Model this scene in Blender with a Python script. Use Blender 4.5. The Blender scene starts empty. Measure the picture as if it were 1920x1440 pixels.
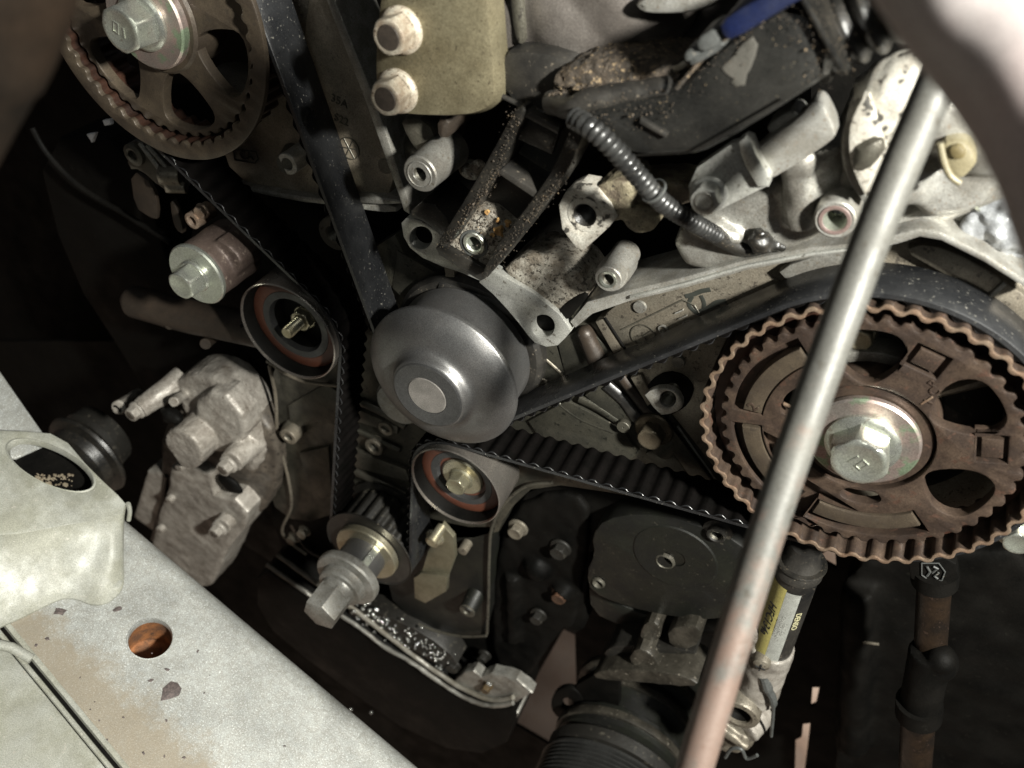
import bpy, bmesh, math, random
from mathutils import Vector, Matrix, noise, geometry
random.seed(7)
PI = math.pi
scene = bpy.context.scene
COL = scene.collection

# ---------------------------------------------------------------- camera, lamps, exposure
# engine space: X across the engine, Z up the engine, -Y out of its front (w = -y)
F = 1600.0
def _n(v):
    return Vector(v).normalized()
CB = _n((0.6, 0.825, -1.0))                    # engine "into the block" axis seen from the camera
CX = Vector((0.84659539, -0.52720524, 0.07301291))
CZ = Vector((0.32689404, 0.62331141, 0.71036834))
ROT = Matrix((CX, CB, CZ))                     # camera -> world
CAMP = Vector((0.0351329, -0.33684704, 0.34182036))
cam = bpy.data.cameras.new('camera')
camo = bpy.data.objects.new('camera', cam)
COL.objects.link(camo)
camo.matrix_world = Matrix.Translation(CAMP) @ ROT.to_4x4()
cam.sensor_width = 36.0
cam.lens = 30.0
cam.clip_start = 0.01
cam.clip_end = 30.0
cam.dof.use_dof = True
cam.dof.focus_distance = 0.47
cam.dof.aperture_fstop = 8.0
scene.camera = camo

world = bpy.data.worlds.new('World')
scene.world = world
world.use_nodes = True
world.node_tree.nodes['Background'].inputs[0].default_value = (0.9, 0.95, 1.0, 1)
world.node_tree.nodes['Background'].inputs[1].default_value = 0.035

def lamp(name, loc, target, size, power, color=(1, 1, 1), spread=180):
    l = bpy.data.lights.new(name, 'AREA')
    l.shape = 'DISK'
    l.size = size
    l.energy = power
    l.color = color
    l.spread = math.radians(spread)
    o = bpy.data.objects.new(name, l)
    COL.objects.link(o)
    o.location = loc
    o.rotation_euler = (Vector(target) - Vector(loc)).to_track_quat('-Z', 'Y').to_euler()
    return o
lamp('work_lamp', (0.42, -0.41, 0.72), (-0.02, 0, -0.05), 0.065, 31.0, (1.0, 0.985, 0.91))
lamp('fill_lamp', (-0.15, -1.5, 1.35), (-0.05, 0, -0.05), 0.9, 3.0, (0.97, 1.0, 0.93))  # added soft fill from the front, not a real ceiling light
lamp('floor_fill_lamp', (1.05, 0.95, -0.72), (0.86, 0.86, -1.2), 0.2, 2.3, (1.0, 0.95, 0.87), 150)  # added low behind the engine to brighten the floor in the gaps
scene.view_settings.view_transform = 'Standard'
scene.view_settings.look = 'None'
scene.view_settings.exposure = 0.0
scene.view_settings.gamma = 1.0

# ---------------------------------------------------------------- photo ray -> place in the engine bay
def ray(px, py):
    return ROT @ Vector(((px - 960) / F, -(py - 720) / F, -1.0))
def P(px, py, w=0.0):                           # on the plane w metres in front of the belt plane
    d = ray(px, py)
    return CAMP + d * ((-w - CAMP.y) / d.y)
def H(px, py, z):                               # on a level plane
    d = ray(px, py)
    return CAMP + d * ((z - CAMP.z) / d.z)
def D(px, py, dist):                            # at a depth
    return CAMP + ray(px, py) * dist
def XZ(px, py, w=0.0):
    p = P(px, py, w)
    return (p.x, p.z)

# ---------------------------------------------------------------- materials
MATS = {}
def M(name, col, metal=0.0, rough=0.5, c2=None, amt=0.5, s=60, c3=None, a3=0.35, s3=400, bump=0.25, bs=900, rv=0.15, bd=0.0004, soft=0.12, spec=0.5):
    if name in MATS:
        return MATS[name]
    m = bpy.data.materials.new(name)
    m.use_nodes = True
    nt = m.node_tree
    N = nt.nodes
    L = nt.links
    bs_ = N['Principled BSDF']
    tc = N.new('ShaderNodeTexCoord')
    def noise_n(scale, det, rg=0.6):
        n = N.new('ShaderNodeTexNoise')
        n.inputs['Scale'].default_value = scale
        n.inputs['Detail'].default_value = det
        n.inputs['Roughness'].default_value = rg
        L.new(tc.outputs['Object'], n.inputs['Vector'])
        return n
    def ramp(n, lo, hi):
        r = N.new('ShaderNodeMapRange')
        r.inputs['From Min'].default_value = lo
        r.inputs['From Max'].default_value = hi
        L.new(n.outputs['Fac'], r.inputs['Value'])
        return r
    def mix(fac, a, b):
        x = N.new('ShaderNodeMix')
        x.data_type = 'RGBA'
        L.new(fac.outputs[0], x.inputs[0])
        if isinstance(a, tuple):
            x.inputs[6].default_value = (*a, 1)
        else:
            L.new(a.outputs[2], x.inputs[6])
        x.inputs[7].default_value = (*b, 1)
        return x
    bs_.inputs['Specular IOR Level'].default_value = spec
    cur = col
    n1 = noise_n(s, 7, 0.65)
    if c2:
        cur = mix(ramp(n1, 0.62 - amt * 0.3 - soft, 0.62 - amt * 0.3 + soft), cur, c2)
    if c3:
        n3 = noise_n(s3, 3, 0.6)
        cur = mix(ramp(n3, 0.72 - a3 * 0.4, 0.78 - a3 * 0.4), cur, c3)
    if bump > 0:                                 # fine grain and broad tone drift
        prev = cur
        for sc_, lo_, hi_ in ((1500, .70, 1.30), (28, .78, 1.18)):
            mr = N.new('ShaderNodeMapRange')
            mr.inputs['From Min'].default_value = .3; mr.inputs['From Max'].default_value = .7
            mr.inputs['To Min'].default_value = lo_; mr.inputs['To Max'].default_value = hi_
            L.new(noise_n(sc_, 3).outputs['Fac'], mr.inputs['Value'])
            x = N.new('ShaderNodeMix'); x.data_type = 'RGBA'; x.blend_type = 'MULTIPLY'
            x.inputs[0].default_value = 1.0
            if isinstance(prev, tuple): x.inputs[6].default_value = (*prev, 1)
            else: L.new(prev.outputs[2], x.inputs[6])
            L.new(mr.outputs[0], x.inputs[7])
            prev = x
        cur = prev
    if isinstance(cur, tuple):
        bs_.inputs['Base Color'].default_value = (*cur, 1)
    else:
        L.new(cur.outputs[2], bs_.inputs['Base Color'])
    bs_.inputs['Metallic'].default_value = metal
    rr = N.new('ShaderNodeMapRange')
    rr.inputs['To Min'].default_value = max(0.05, rough - rv)
    rr.inputs['To Max'].default_value = min(1.0, rough + rv)
    rr.inputs['From Min'].default_value = 0.3
    rr.inputs['From Max'].default_value = 0.7
    L.new(n1.outputs['Fac'], rr.inputs['Value'])
    L.new(rr.outputs[0], bs_.inputs['Roughness'])
    if bump > 0:
        nb = noise_n(bs, 3, 0.7)
        b = N.new('ShaderNodeBump')
        b.inputs['Strength'].default_value = bump
        b.inputs['Distance'].default_value = bd
        L.new(nb.outputs['Fac'], b.inputs['Height'])
        L.new(b.outputs[0], bs_.inputs['Normal'])
    MATS[name] = m
    return m

BROWN = M('sprocket_brown', (.074, .052, .038), .3, .44, (.030, .020, .015), .55, 70, (.06, .035, .025), .3, 220, .3, 700)
TAN = M('sprocket_tan', (.085, .067, .047), .3, .42, (.042, .032, .023), .5, 45, (.05, .04, .03), .3, 260, .3, 700)
TOOTH = M('sprocket_edge', (.17, .13, .095), .35, .42, (.14, .09, .06), .5, 90, None, bump=.25, bs=900)
ZINC = M('zinc_steel', (.50, .51, .47), .85, .32, (.45, .47, .40), .5, 60, (.35, .33, .28), .2, 300, .12, 500)
ZINCY = M('zinc_yellow', (.50, .47, .36), .8, .33, (.36, .32, .22), .5, 60, None, bump=.15, bs=600)
IRID = M('zinc_rainbow', (.42, .43, .39), .85, .40, (.42, .29, .26), .5, 38, (.30, .38, .26), .45, 60, .08, 500, soft=.2)
STEEL = M('pump_steel', (.19, .19, .188), .8, .40, (.17, .165, .16), .5, 40, (.18, .18, .18), .3, 900, .22, 1400, .1)
STEELD = M('pump_steel_dark', (.10, .10, .10), .7, .45, (.07, .07, .07), .5, 60, None, bump=.15, bs=1200)
CAPM = M('cap_steel', (.15, .142, .13), .4, .5, (.20, .185, .17), .5, 120, None, bump=.2, bs=1500)
ALU = M('cast_alu', (.34, .335, .305), .6, .40, (.17, .16, .14), .5, 60, (.16, .14, .11), .24, 520, .5, 900)
ALUL = M('cast_alu_light', (.37, .365, .338), .5, .42, (.21, .20, .175), .5, 70, (.22, .18, .14), .25, 620, .45, 900)
ALUD = M('cast_alu_dark', (.105, .096, .078), .5, .42, (.075, .07, .055), .55, 40, (.04, .036, .03), .3, 300, .5, 900)
ALUM = M('cast_alu_mid', (.19, .172, .138), .5, .45, (.15, .13, .10), .5, 40, (.07, .06, .048), .3, 330, .55, 1000)
ALUG = M('cast_alu_green', (.085, .080, .062), .55, .42, (.036, .035, .028), .5, 40, (.022, .022, .018), .3, 260, .4, 800)
DIRTY = M('dirty_white_cast', (.50, .47, .40), .1, .6, (.17, .135, .10), .55, 150, (.05, .042, .033), .38, 420, .7, 500, bd=.0008, soft=.06)
PIT = M('pitted_cast', (.33, .31, .265), .15, .5, (.13, .11, .085), .5, 120, (.045, .038, .03), .42, 420, .9, 500, bd=.001)
PUMPW = M('grimy_pale_cast', (.40, .375, .335), .2, .48, (.085, .07, .055), .42, 60, (.10, .08, .06), .2, 420, .4, 700, bd=.0005, soft=.22)
PLATE = M('milled_alu', (.45, .45, .42), .55, .42, (.34, .34, .31), .5, 80, (.16, .15, .13), .25, 300, .15, 900)
GOLD = M('gold_passivate', (.27, .242, .16), .5, .40, (.105, .088, .052), .55, 38, (.08, .066, .042), .26, 420, .5, 500, soft=.2)
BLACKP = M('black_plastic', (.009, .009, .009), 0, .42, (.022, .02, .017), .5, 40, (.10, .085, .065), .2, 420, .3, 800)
BLACKD = M('dirty_black_plastic', (.007, .007, .0066), 0, .38, (.014, .0125, .010), .45, 60, (.10, .08, .056), .22, 900, .5, 600)
FLAKE = M('flaked_white_cast', (.44, .425, .375), .1, .55, (.34, .31, .26), .4, 200, (.045, .042, .036), .42, 190, .5, 600)
GRIMY = M('grimy_yellow_cast', (.30, .265, .175), .1, .6, (.07, .055, .038), .6, 60, (.03, .025, .019), .26, 520, .8, 450, bd=.001)
DIRT = M('caked_dirt', (.062, .046, .031), 0, .8, (.022, .017, .012), .5, 160, (.20, .145, .085), .35, 600, .9, 500, bd=.0012)
RUBBER = M('belt_rubber', (.011, .0115, .0125), 0, .34, (.017, .0175, .0185), .5, 40, (.13, .125, .11), .2, 600, .15, 900, rv=.2)
TEETHR = M('belt_teeth_fabric', (.0018, .0017, .0015), 0, .85, (.0035, .003, .0028), .5, 90, None, bump=.2, bs=900, spec=.02)
BLACK = M('oily_shade_black', (.0022, .0022, .002), 0, .6, (.004, .0036, .003), .5, 30, (.006, .0055, .0045), .2, 200, .5, 400, spec=.08)  # near-black grease tone that also carries the shade of deep areas
DARK = M('oily_dark', (.015, .014, .012), .2, .5, (.012, .011, .009), .5, 30, (.05, .045, .035), .3, 200, .5, 400)
DGREEN = M('dark_cast_green', (.013, .014, .0105), .25, .45, (.006, .006, .005), .5, 40, (.035, .032, .024), .2, 300, .4, 700)
BROWNT = M('brown_tube', (.045, .033, .024), .25, .5, (.024, .018, .013), .5, 40, None, bump=.3, bs=600)
ORANGE = M('bearing_seal_rust', (.085, .029, .016), 0, .5, (.075, .025, .014), .5, 60, None, bump=.1, bs=800)
RIM = M('idler_rim', (.40, .37, .33), .85, .3, (.30, .27, .24), .5, 60, None, bump=.06, bs=800)
BEAM = M('silver_beam_paint', (.37, .38, .362), .3, .38, (.30, .30, .275), .5, 240, (.55, .57, .56), .36, 1100, .55, 1500, bd=.0003, rv=.08)
BEAM2 = M('cream_panel_paint', (.32, .325, .292), .05, .52, (.21, .21, .17), .5, 32, (.30, .29, .25), .2, 300, .25, 700)
RUST = M('rust', (.30, .12, .04), 0, .75, (.10, .045, .02), .5, 90, (.06, .03, .015), .3, 300, .7, 600)
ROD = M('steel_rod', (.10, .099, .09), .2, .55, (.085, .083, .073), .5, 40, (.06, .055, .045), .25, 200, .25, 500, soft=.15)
BLUE = M('blue_plastic', (.0035, .007, .032), 0, .45, (.004, .007, .026), .5, 60, None, bump=.15, bs=900)
GREYP = M('grey_plastic', (.065, .068, .065), 0, .5, (.045, .047, .045), .5, 90, (.2, .18, .15), .2, 500, .25, 900)
LABELY = M('label_yellow', (.40, .36, .12), 0, .5, (.30, .26, .085), .5, 120, None, bump=.05)
LABELW = M('label_silver', (.36, .37, .34), .3, .35, (.28, .285, .26), .5, 120, None, bump=.05)
INTAKE = M('intake_cast', (.125, .113, .102), .3, .45, (.08, .07, .062), .5, 40, None, bump=.5, bs=900)
BOLTC = M('cream_bolt', (.46, .42, .34), .15, .5, (.26, .205, .15), .5, 150, (.12, .085, .06), .25, 420, .35, 600)
BOLTF = M('bolt_face_rust', (.085, .068, .055), .2, .55, (.05, .04, .032), .5, 200, None, bump=.4, bs=700)
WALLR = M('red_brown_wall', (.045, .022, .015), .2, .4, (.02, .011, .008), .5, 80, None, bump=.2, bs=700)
GRIMYSHADE = M('grimy_shade_cast', (.10, .085, .068), .15, .5, (.04, .033, .026), .5, 60, (.02, .017, .014), .3, 330, .5, 600)  # grime tone that also paints the engine's shade on the pump housing
OLIVEZ = M('olive_zinc', (.27, .255, .185), .7, .38, (.17, .155, .105), .5, 60, None, bump=.15, bs=600)
DUCTP = M('duct_plastic', (.0085, .0085, .008), 0, .36, (.013, .0125, .011), .45, 50, (.09, .075, .05), .12, 700, .2, 900)
ALUB = M('cast_alu_brown', (.30, .262, .205), .45, .45, (.19, .16, .12), .5, 40, (.10, .085, .065), .22, 420, .5, 1000)
INK = M('ink', (.01, .01, .01), 0, .6, None, bump=0)
MARK = M('marker_ink', (.022, .024, .02), 0, .5, None, bump=0)
FLOOR = M('garage_floor_concrete', (.46, .35, .28), 0, .8, (.27, .19, .145), .5, 14, None, bump=.2, bs=60)
CLOTH = M('dark_hose_cover', (.018, .012, .008), 0, .8, (.005, .004, .003), .5, 18, None, bump=.5, bs=60, spec=.06)
PALE = M('pale_hose', (.46, .43, .42), .0, .45, (.36, .30, .29), .5, 12, None, bump=.3, bs=60)
CREAM = M('cream_plastic', (.19, .17, .11), 0, .5, (.14, .12, .07), .5, 60, None, bump=.2, bs=500)
FILM = M('clear_film', (.24, .25, .26), .0, .3, (.17, .175, .18), .5, 40, None, bump=.2, bs=120, bd=.001)
BIT = M('leaf_bit', (.42, .27, .10), 0, .8, (.28, .15, .05), .5, 200, None, bump=.5, bs=600)
DROP = M('oil_drop', (.55, .55, .52), .8, .12, None, bump=0)
PINKR = M('pink_seal', (.19, .135, .12), .2, .5, (.14, .10, .09), .5, 90, None, bump=.1)

# ---------------------------------------------------------------- object helpers
def tag(o, label=None, cat=None, group=None, kind=None):
    if label: o['label'] = label
    if cat: o['category'] = cat
    if group: o['group'] = group
    if kind: o['kind'] = kind
    return o
def thing(name, label, cat, at, group=None):
    o = bpy.data.objects.new(name, None)
    o.empty_display_size = 0.01
    o.location = at
    COL.objects.link(o)
    return tag(o, label, cat, group)
def wloc(o):
    v = Vector(o.location)
    while o.parent:
        o = o.parent
        v += o.location
    return v
def add(name, bm, mat, parent=None, sharp=32, at=None):
    bmesh.ops.recalc_face_normals(bm, faces=bm.faces)
    me = bpy.data.meshes.new(name)
    vs = [v.co for v in bm.verts]
    if at is None:
        lo = Vector([min(v[i] for v in vs) for i in range(3)])
        hi = Vector([max(v[i] for v in vs) for i in range(3)])
        at = (lo + hi) / 2
    at = Vector(at)
    bm.transform(Matrix.Translation(-at))
    bm.to_mesh(me)
    bm.free()
    me.materials.append(mat)
    me.shade_smooth()
    me.set_sharp_from_angle(angle=math.radians(sharp))
    o = bpy.data.objects.new(name, me)
    COL.objects.link(o)
    if parent is not None:
        o.parent = parent
        o.location = at - wloc(parent)
    else:
        o.location = at
    return o
def join(*bms):
    b0 = bms[0]
    for b in bms[1:]:
        me = bpy.data.meshes.new('tmp')
        b.to_mesh(me)
        b0.from_mesh(me)
        bpy.data.meshes.remove(me)
        b.free()
    return b0
def area2(l):
    return sum(l[i][0] * l[(i + 1) % len(l)][1] - l[(i + 1) % len(l)][0] * l[i][1] for i in range(len(l)))
def offset(l, d):
    n = len(l)
    out = []
    for i in range(n):
        p0, p, p1 = Vector(l[i - 1]), Vector(l[i]), Vector(l[(i + 1) % n])
        a = (p - p0); b = (p1 - p)
        if a.length < 1e-9 or b.length < 1e-9:
            out.append(tuple(p)); continue
        a.normalize(); b.normalize()
        na, nb = Vector((-a.y, a.x)), Vector((-b.y, b.x))
        m = na + nb
        if m.length < 0.3:
            m = na * 1.0
        else:
            m = m / max(0.35, m.length_squared / 2)
        q = p + m * d
        out.append((q.x, q.y))
    return out
def fill(bm, loops, y, flip=False):
    tris = geometry.tessellate_polygon([[Vector((a * 1000, b * 1000, 0)) for a, b in l] for l in loops])
    return tris
def solid(loops, w1, w0, bev=0.0006):
    """loops in engine XZ (first outer, others holes), front at w1, back at w0, rounded front edge"""
    bm = bmesh.new()
    ls = []
    for i, l in enumerate(loops):
        l = [tuple(p) for p in l]
        if (area2(l) > 0) != (i == 0):
            l = l[::-1]
        ls.append(l)
    rings = [(bev, w1), (bev * .3, w1 - bev * .3), (0, w1 - bev), (0, w0)] if bev > 0 else [(0, w1), (0, w0)]
    allr = []
    for d, w in rings:
        allr.append([[bm.verts.new((x, -w, z)) for x, z in (offset(l, d) if d else l)] for l in ls])
    for k in range(len(rings) - 1):
        for a, b in zip(allr[k], allr[k + 1]):
            n = len(a)
            for i in range(n):
                bm.faces.new((a[i], a[(i + 1) % n], b[(i + 1) % n], b[i]))
    for end in (0, -1):
        flat = [v for l in allr[end] for v in l]
        tris = geometry.tessellate_polygon([[Vector((v.co.x * 1000, v.co.z * 1000, 0)) for v in l] for l in allr[end]])
        for t in tris:
            try:
                bm.faces.new([flat[i] for i in t])
            except ValueError:
                pass
    return bm
def rnd(pts, it=2, k=.25):
    for _ in range(it):
        o = []
        n = len(pts)
        for i in range(n):
            a, b = Vector(pts[i]), Vector(pts[(i + 1) % n])
            o += [tuple(a.lerp(b, k)), tuple(a.lerp(b, 1 - k))]
        pts = o
    return pts
def prism(loops, w1, w0, bev=0.0006, it=1):
    """loops given in photo pixels on the plane w1"""
    if not isinstance(loops[0][0], (tuple, list)):
        loops = [loops]
    return solid([[XZ(x, y, w1) for x, y in (rnd(l, it) if it else l)] for l in loops], w1, w0, bev)
def circle(c, r, n=40, a0=0.0):
    return [(c[0] + r * math.cos(a0 + 2 * PI * i / n), c[1] + r * math.sin(a0 + 2 * PI * i / n)) for i in range(n)]
def lathe(c, prof, seg=64, a0=0.0):
    """turned about the engine's front-back axis; prof = [(r, w)...]"""
    bm = bmesh.new()
    rows = []
    for r, w in prof:
        if r < 1e-6:
            rows.append([bm.verts.new((c[0], -w, c[1]))])
        else:
            rows.append([bm.verts.new((c[0] + r * math.cos(a0 + 2 * PI * i / seg), -w, c[1] + r * math.sin(a0 + 2 * PI * i / seg))) for i in range(seg)])
    for a, b in zip(rows, rows[1:]):
        if len(a) == 1 and len(b) == 1:
            continue
        for i in range(seg):
            j = (i + 1) % seg
            if len(a) == 1:
                bm.faces.new((a[0], b[i], b[j]))
            elif len(b) == 1:
                bm.faces.new((a[i], a[j], b[0]))
            else:
                bm.faces.new((a[i], a[j], b[j], b[i]))
    return bm
def orient(bm, at, axis):
    """move a lathe built at (0,0) so that its front (w) axis points along axis"""
    q = Vector((0, -1, 0)).rotation_difference(Vector(axis).normalized())
    bm.transform(Matrix.Translation(Vector(at)) @ q.to_matrix().to_4x4())
    return bm
def spline(pts, n=8):
    pts = [Vector(p) for p in pts]
    out = []
    for i in range(len(pts) - 1):
        p0 = pts[max(i - 1, 0)]; p1 = pts[i]; p2 = pts[i + 1]; p3 = pts[min(i + 2, len(pts) - 1)]
        for k in range(n):
            t = k / n
            out.append(0.5 * ((2 * p1) + (p2 - p0) * t + (2 * p0 - 5 * p1 + 4 * p2 - p3) * t * t + (3 * p1 - p0 - 3 * p2 + p3) * t ** 3))
    out.append(pts[-1])
    return out
def tube(pts, rad, seg=16, flat=1.0, cap=True):
    bm = bmesh.new()
    pts = [Vector(p) for p in pts]
    n = len(pts)
    t0 = (pts[1] - pts[0]).normalized()
    u = t0.orthogonal().normalized()
    rows = []
    for i, p in enumerate(pts):
        t = (pts[min(i + 1, n - 1)] - pts[max(i - 1, 0)]).normalized()
        u = (u - t * u.dot(t)).normalized()
        v = t.cross(u)
        r = rad[i] if isinstance(rad, (list, tuple)) else rad
        rows.append([bm.verts.new(p + (u * math.cos(2 * PI * k / seg) + v * math.sin(2 * PI * k / seg) * flat) * r) for k in range(seg)])
    for a, b in zip(rows, rows[1:]):
        for i in range(seg):
            j = (i + 1) % seg
            bm.faces.new((a[i], a[j], b[j], b[i]))
    if cap:
        bm.faces.new(rows[0]); bm.faces.new(rows[-1])
    return bm
def ball(c, r, sub=3):
    bm = bmesh.new()
    bmesh.ops.create_icosphere(bm, subdivisions=sub, radius=1)
    rr = r if isinstance(r, (tuple, list)) else (r, r, r)
    bm.transform(Matrix.Translation(Vector(c)) @ Matrix.Diagonal((*rr, 1)))
    return bm
def roughen(bm, amp, scale, amp2=0, scale2=1):
    bm.normal_update()
    for v in bm.verts:
        d = noise.noise(v.co * scale) * amp
        if amp2:
            d += noise.noise(v.co * scale2) * amp2
        v.co += v.normal * d
    return bm
def subdivide(bm, size, it=3):
    for _ in range(it):
        es = [e for e in bm.edges if e.calc_length() > size]
        if not es: break
        bmesh.ops.subdivide_edges(bm, edges=es, cuts=1)
        bmesh.ops.triangulate(bm, faces=[f for f in bm.faces if len(f.verts) > 4])
    return bm
def cast(bms, voxel=0.0015, smooth=4, amp=0.0004, scale=90):
    """melt closed solids into one continuous casting"""
    bm = join(*bms)
    bmesh.ops.recalc_face_normals(bm, faces=bm.faces)
    me = bpy.data.meshes.new('tmp')
    bm.to_mesh(me)
    bm.free()
    o = bpy.data.objects.new('tmp', me)
    COL.objects.link(o)
    r = o.modifiers.new('r', 'REMESH'); r.mode = 'VOXEL'; r.voxel_size = voxel
    s = o.modifiers.new('s', 'SMOOTH'); s.iterations = smooth; s.factor = 0.5
    dg = bpy.context.evaluated_depsgraph_get()
    dg.update()
    m2 = bpy.data.meshes.new_from_object(o.evaluated_get(dg))
    bpy.data.objects.remove(o)
    bpy.data.meshes.remove(me)
    b2 = bmesh.new()
    b2.from_mesh(m2)
    bpy.data.meshes.remove(m2)
    if amp:
        roughen(b2, amp, scale)
    return b2
def axtube(px0, w0, w1, r0, r1=None, seg=40):
    """solid cylinder along the engine axis; px0 is the pixel centre on plane w1 (front)"""
    c = XZ(px0[0], px0[1], w1)
    r1 = r0 if r1 is None else r1
    return lathe(c, [(0, w1), (r1, w1), (r0, w0), (0, w0)], seg)
def seg_tube(a, b, r0, r1=None, seg=24):
    return tube([a, b], [r0, r0 if r1 is None else r1], seg)
def textbm(s, size, depth=0.0003, bold=0.0):
    c = bpy.data.curves.new('t', 'FONT')
    c.body = s
    c.size = size
    c.extrude = depth
    c.offset = bold
    c.align_x = 'CENTER'; c.align_y = 'CENTER'
    c.resolution_u = 3
    o = bpy.data.objects.new('t', c)
    COL.objects.link(o)
    dg = bpy.context.evaluated_depsgraph_get()
    me = bpy.data.meshes.new_from_object(o.evaluated_get(dg))
    bm = bmesh.new(); bm.from_mesh(me)
    bpy.data.objects.remove(o); bpy.data.curves.remove(c); bpy.data.meshes.remove(me)
    return bm
def text_front(s, at, size, rot=0.0, depth=0.0003, bold=0.0):
    """lettering standing on an engine-front plane"""
    bm = textbm(s, size, depth, bold)
    bm.transform(Matrix.Translation(Vector(at)) @ Matrix.Rotation(rot, 4, 'Y') @ Matrix(((1, 0, 0, 0), (0, 0, -1, 0), (0, 1, 0, 0), (0, 0, 0, 1))))
    return bm
def pixrot(p0, p1, w):
    """angle for text_front so its line runs from pixel p0 to p1"""
    a = P(*p0, w); b = P(*p1, w)
    return -math.atan2(b.z - a.z, b.x - a.x)
def hexhead(c, w0, rf, hf, rh, h, dim=True, rot=0.3, seg=48):
    """flanged hex head: c engine XZ, seat at w0"""
    b = lathe(c, [(0, w0), (rf, w0), (rf, w0 + hf * .55), (rf * .93, w0 + hf * .9), (rh * 1.0, w0 + hf * 1.15), (0, w0 + hf * 1.15)], seg)
    hx = bmesh.new()
    rows = []
    wt = w0 + h
    n = 48
    def hexr(a, r):
        q = (a - rot) % (PI / 3) - PI / 6
        return r * math.cos(PI / 6) / math.cos(q)
    for kind, w in ((0, w0 + hf * .8), (0, wt - rh * .20), (1, wt - rh * .07), (2, wt - rh * .02), (3, wt), (4, wt), (5, wt - rh * .035)):
        row = []
        for i in range(n):
            a = rot + 2 * PI * i / n
            hr = hexr(a + 1e-6, rh)
            if kind == 0:
                r = hr; ww = w
                if w > w0 + hf: ww = w - max(0, hr - rh * .87) * .45
            elif kind == 1: r = min(hr, rh * .93); ww = w - max(0, hr - rh * .9) * .2
            elif kind == 2: r = rh * .86; ww = w
            elif kind == 3: r = rh * .80; ww = w
            elif kind == 4: r = rh * .70; ww = w
            else: r = rh * .62; ww = w
            if not dim and kind == 5: ww = wt
            row.append(hx.verts.new((c[0] + r * math.cos(a), -ww, c[1] + r * math.sin(a))))
        rows.append(row)
    for a, b2 in zip(rows, rows[1:]):
        for i in range(n):
            j = (i + 1) % n
            hx.faces.new((a[i], a[j], b2[j], b2[i]))
    hx.faces.new(rows[-1]); hx.faces.new(rows[0])
    return join(b, hx)
def screw_hole(c, w, r, depth=0.012, pitch=0.0012):
    """threaded bore, open at the front"""
    prof = []
    k = 0
    ww = w
    while ww > w - depth:
        prof.append((r, ww)); prof.append((r * .86, ww - pitch * .5))
        ww -= pitch
    prof.append((0, w - depth - .002))
    return lathe(c, prof, 28)
def boss(parent, px, w, w0, ro, ri, mat, thread=True, name='boss', holemat=None, r_back=None):
    """tubular boss with a bored front face"""
    c = XZ(px[0], px[1], w)
    rb = ro if r_back is None else r_back
    o = add(name, lathe(c, [(ri, w - .004), (ri, w - ri * .25), (ri * 1.15, w), (ro * .93, w), (ro, w - ro * .08), (rb, w0), (ri, w0)], 40), mat, parent)
    if thread:
        add('thread', screw_hole(c, w - ri * .2, ri * 1.0), holemat or ALUD, o)
    return o

# ================================================================ the setting seen through the gaps
fl = bmesh.new()
for x, y in ((-6, -6), (6, -6), (6, 6), (-6, 6)):
    fl.verts.new((x, y, -1.2))
fl.faces.new(fl.verts)
tag(add('floor', fl, FLOOR), kind='structure')

# ================================================================ engine block and rear covers
blk = thing('engine_block', 'dark oily engine block behind the belt, sprockets and pulleys', 'engine', P(900, 900, -.06))
WB = -.075
add('crankcase', prism([(380, 330), (700, 420), (960, 560), (1340, 900), (1420, 990), (1330, 1000), (1110, 960), (1000, 1000), (950, 1200), (930, 1330), (700, 1230), (540, 1060), (500, 960), (500, 700), (440, 640), (330, 560)], -.062, -.16, .003), BLACK, blk)
add('front_cover', prism([[(690, 500), (760, 470), (930, 540), (1075, 610), (1130, 600), (1165, 640), (1345, 905), (1400, 975), (1180, 930), (1010, 905), (950, 960), (930, 1010), (770, 1010), (640, 960), (560, 985), (500, 940), (515, 860), (522, 760), (505, 690), (560, 640), (640, 600)]], -.040, -.07, .0012), ALUG, blk)
# machined plate to the lower side of the first idler
add('seal_strip', tube(spline([P(505, 685, -.036), P(517, 745, -.036), P(521, 820, -.036), P(540, 895, -.036), P(546, 950, -.036), P(530, 1000, -.036), P(575, 1040, -.036)], 8), .0014, 8), ALUM, blk)
add('seal_strip', tube(spline([P(500, 676, -.036), P(560, 712, -.036), P(640, 724, -.036)], 6), .0013, 8), ALUM, blk)
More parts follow.
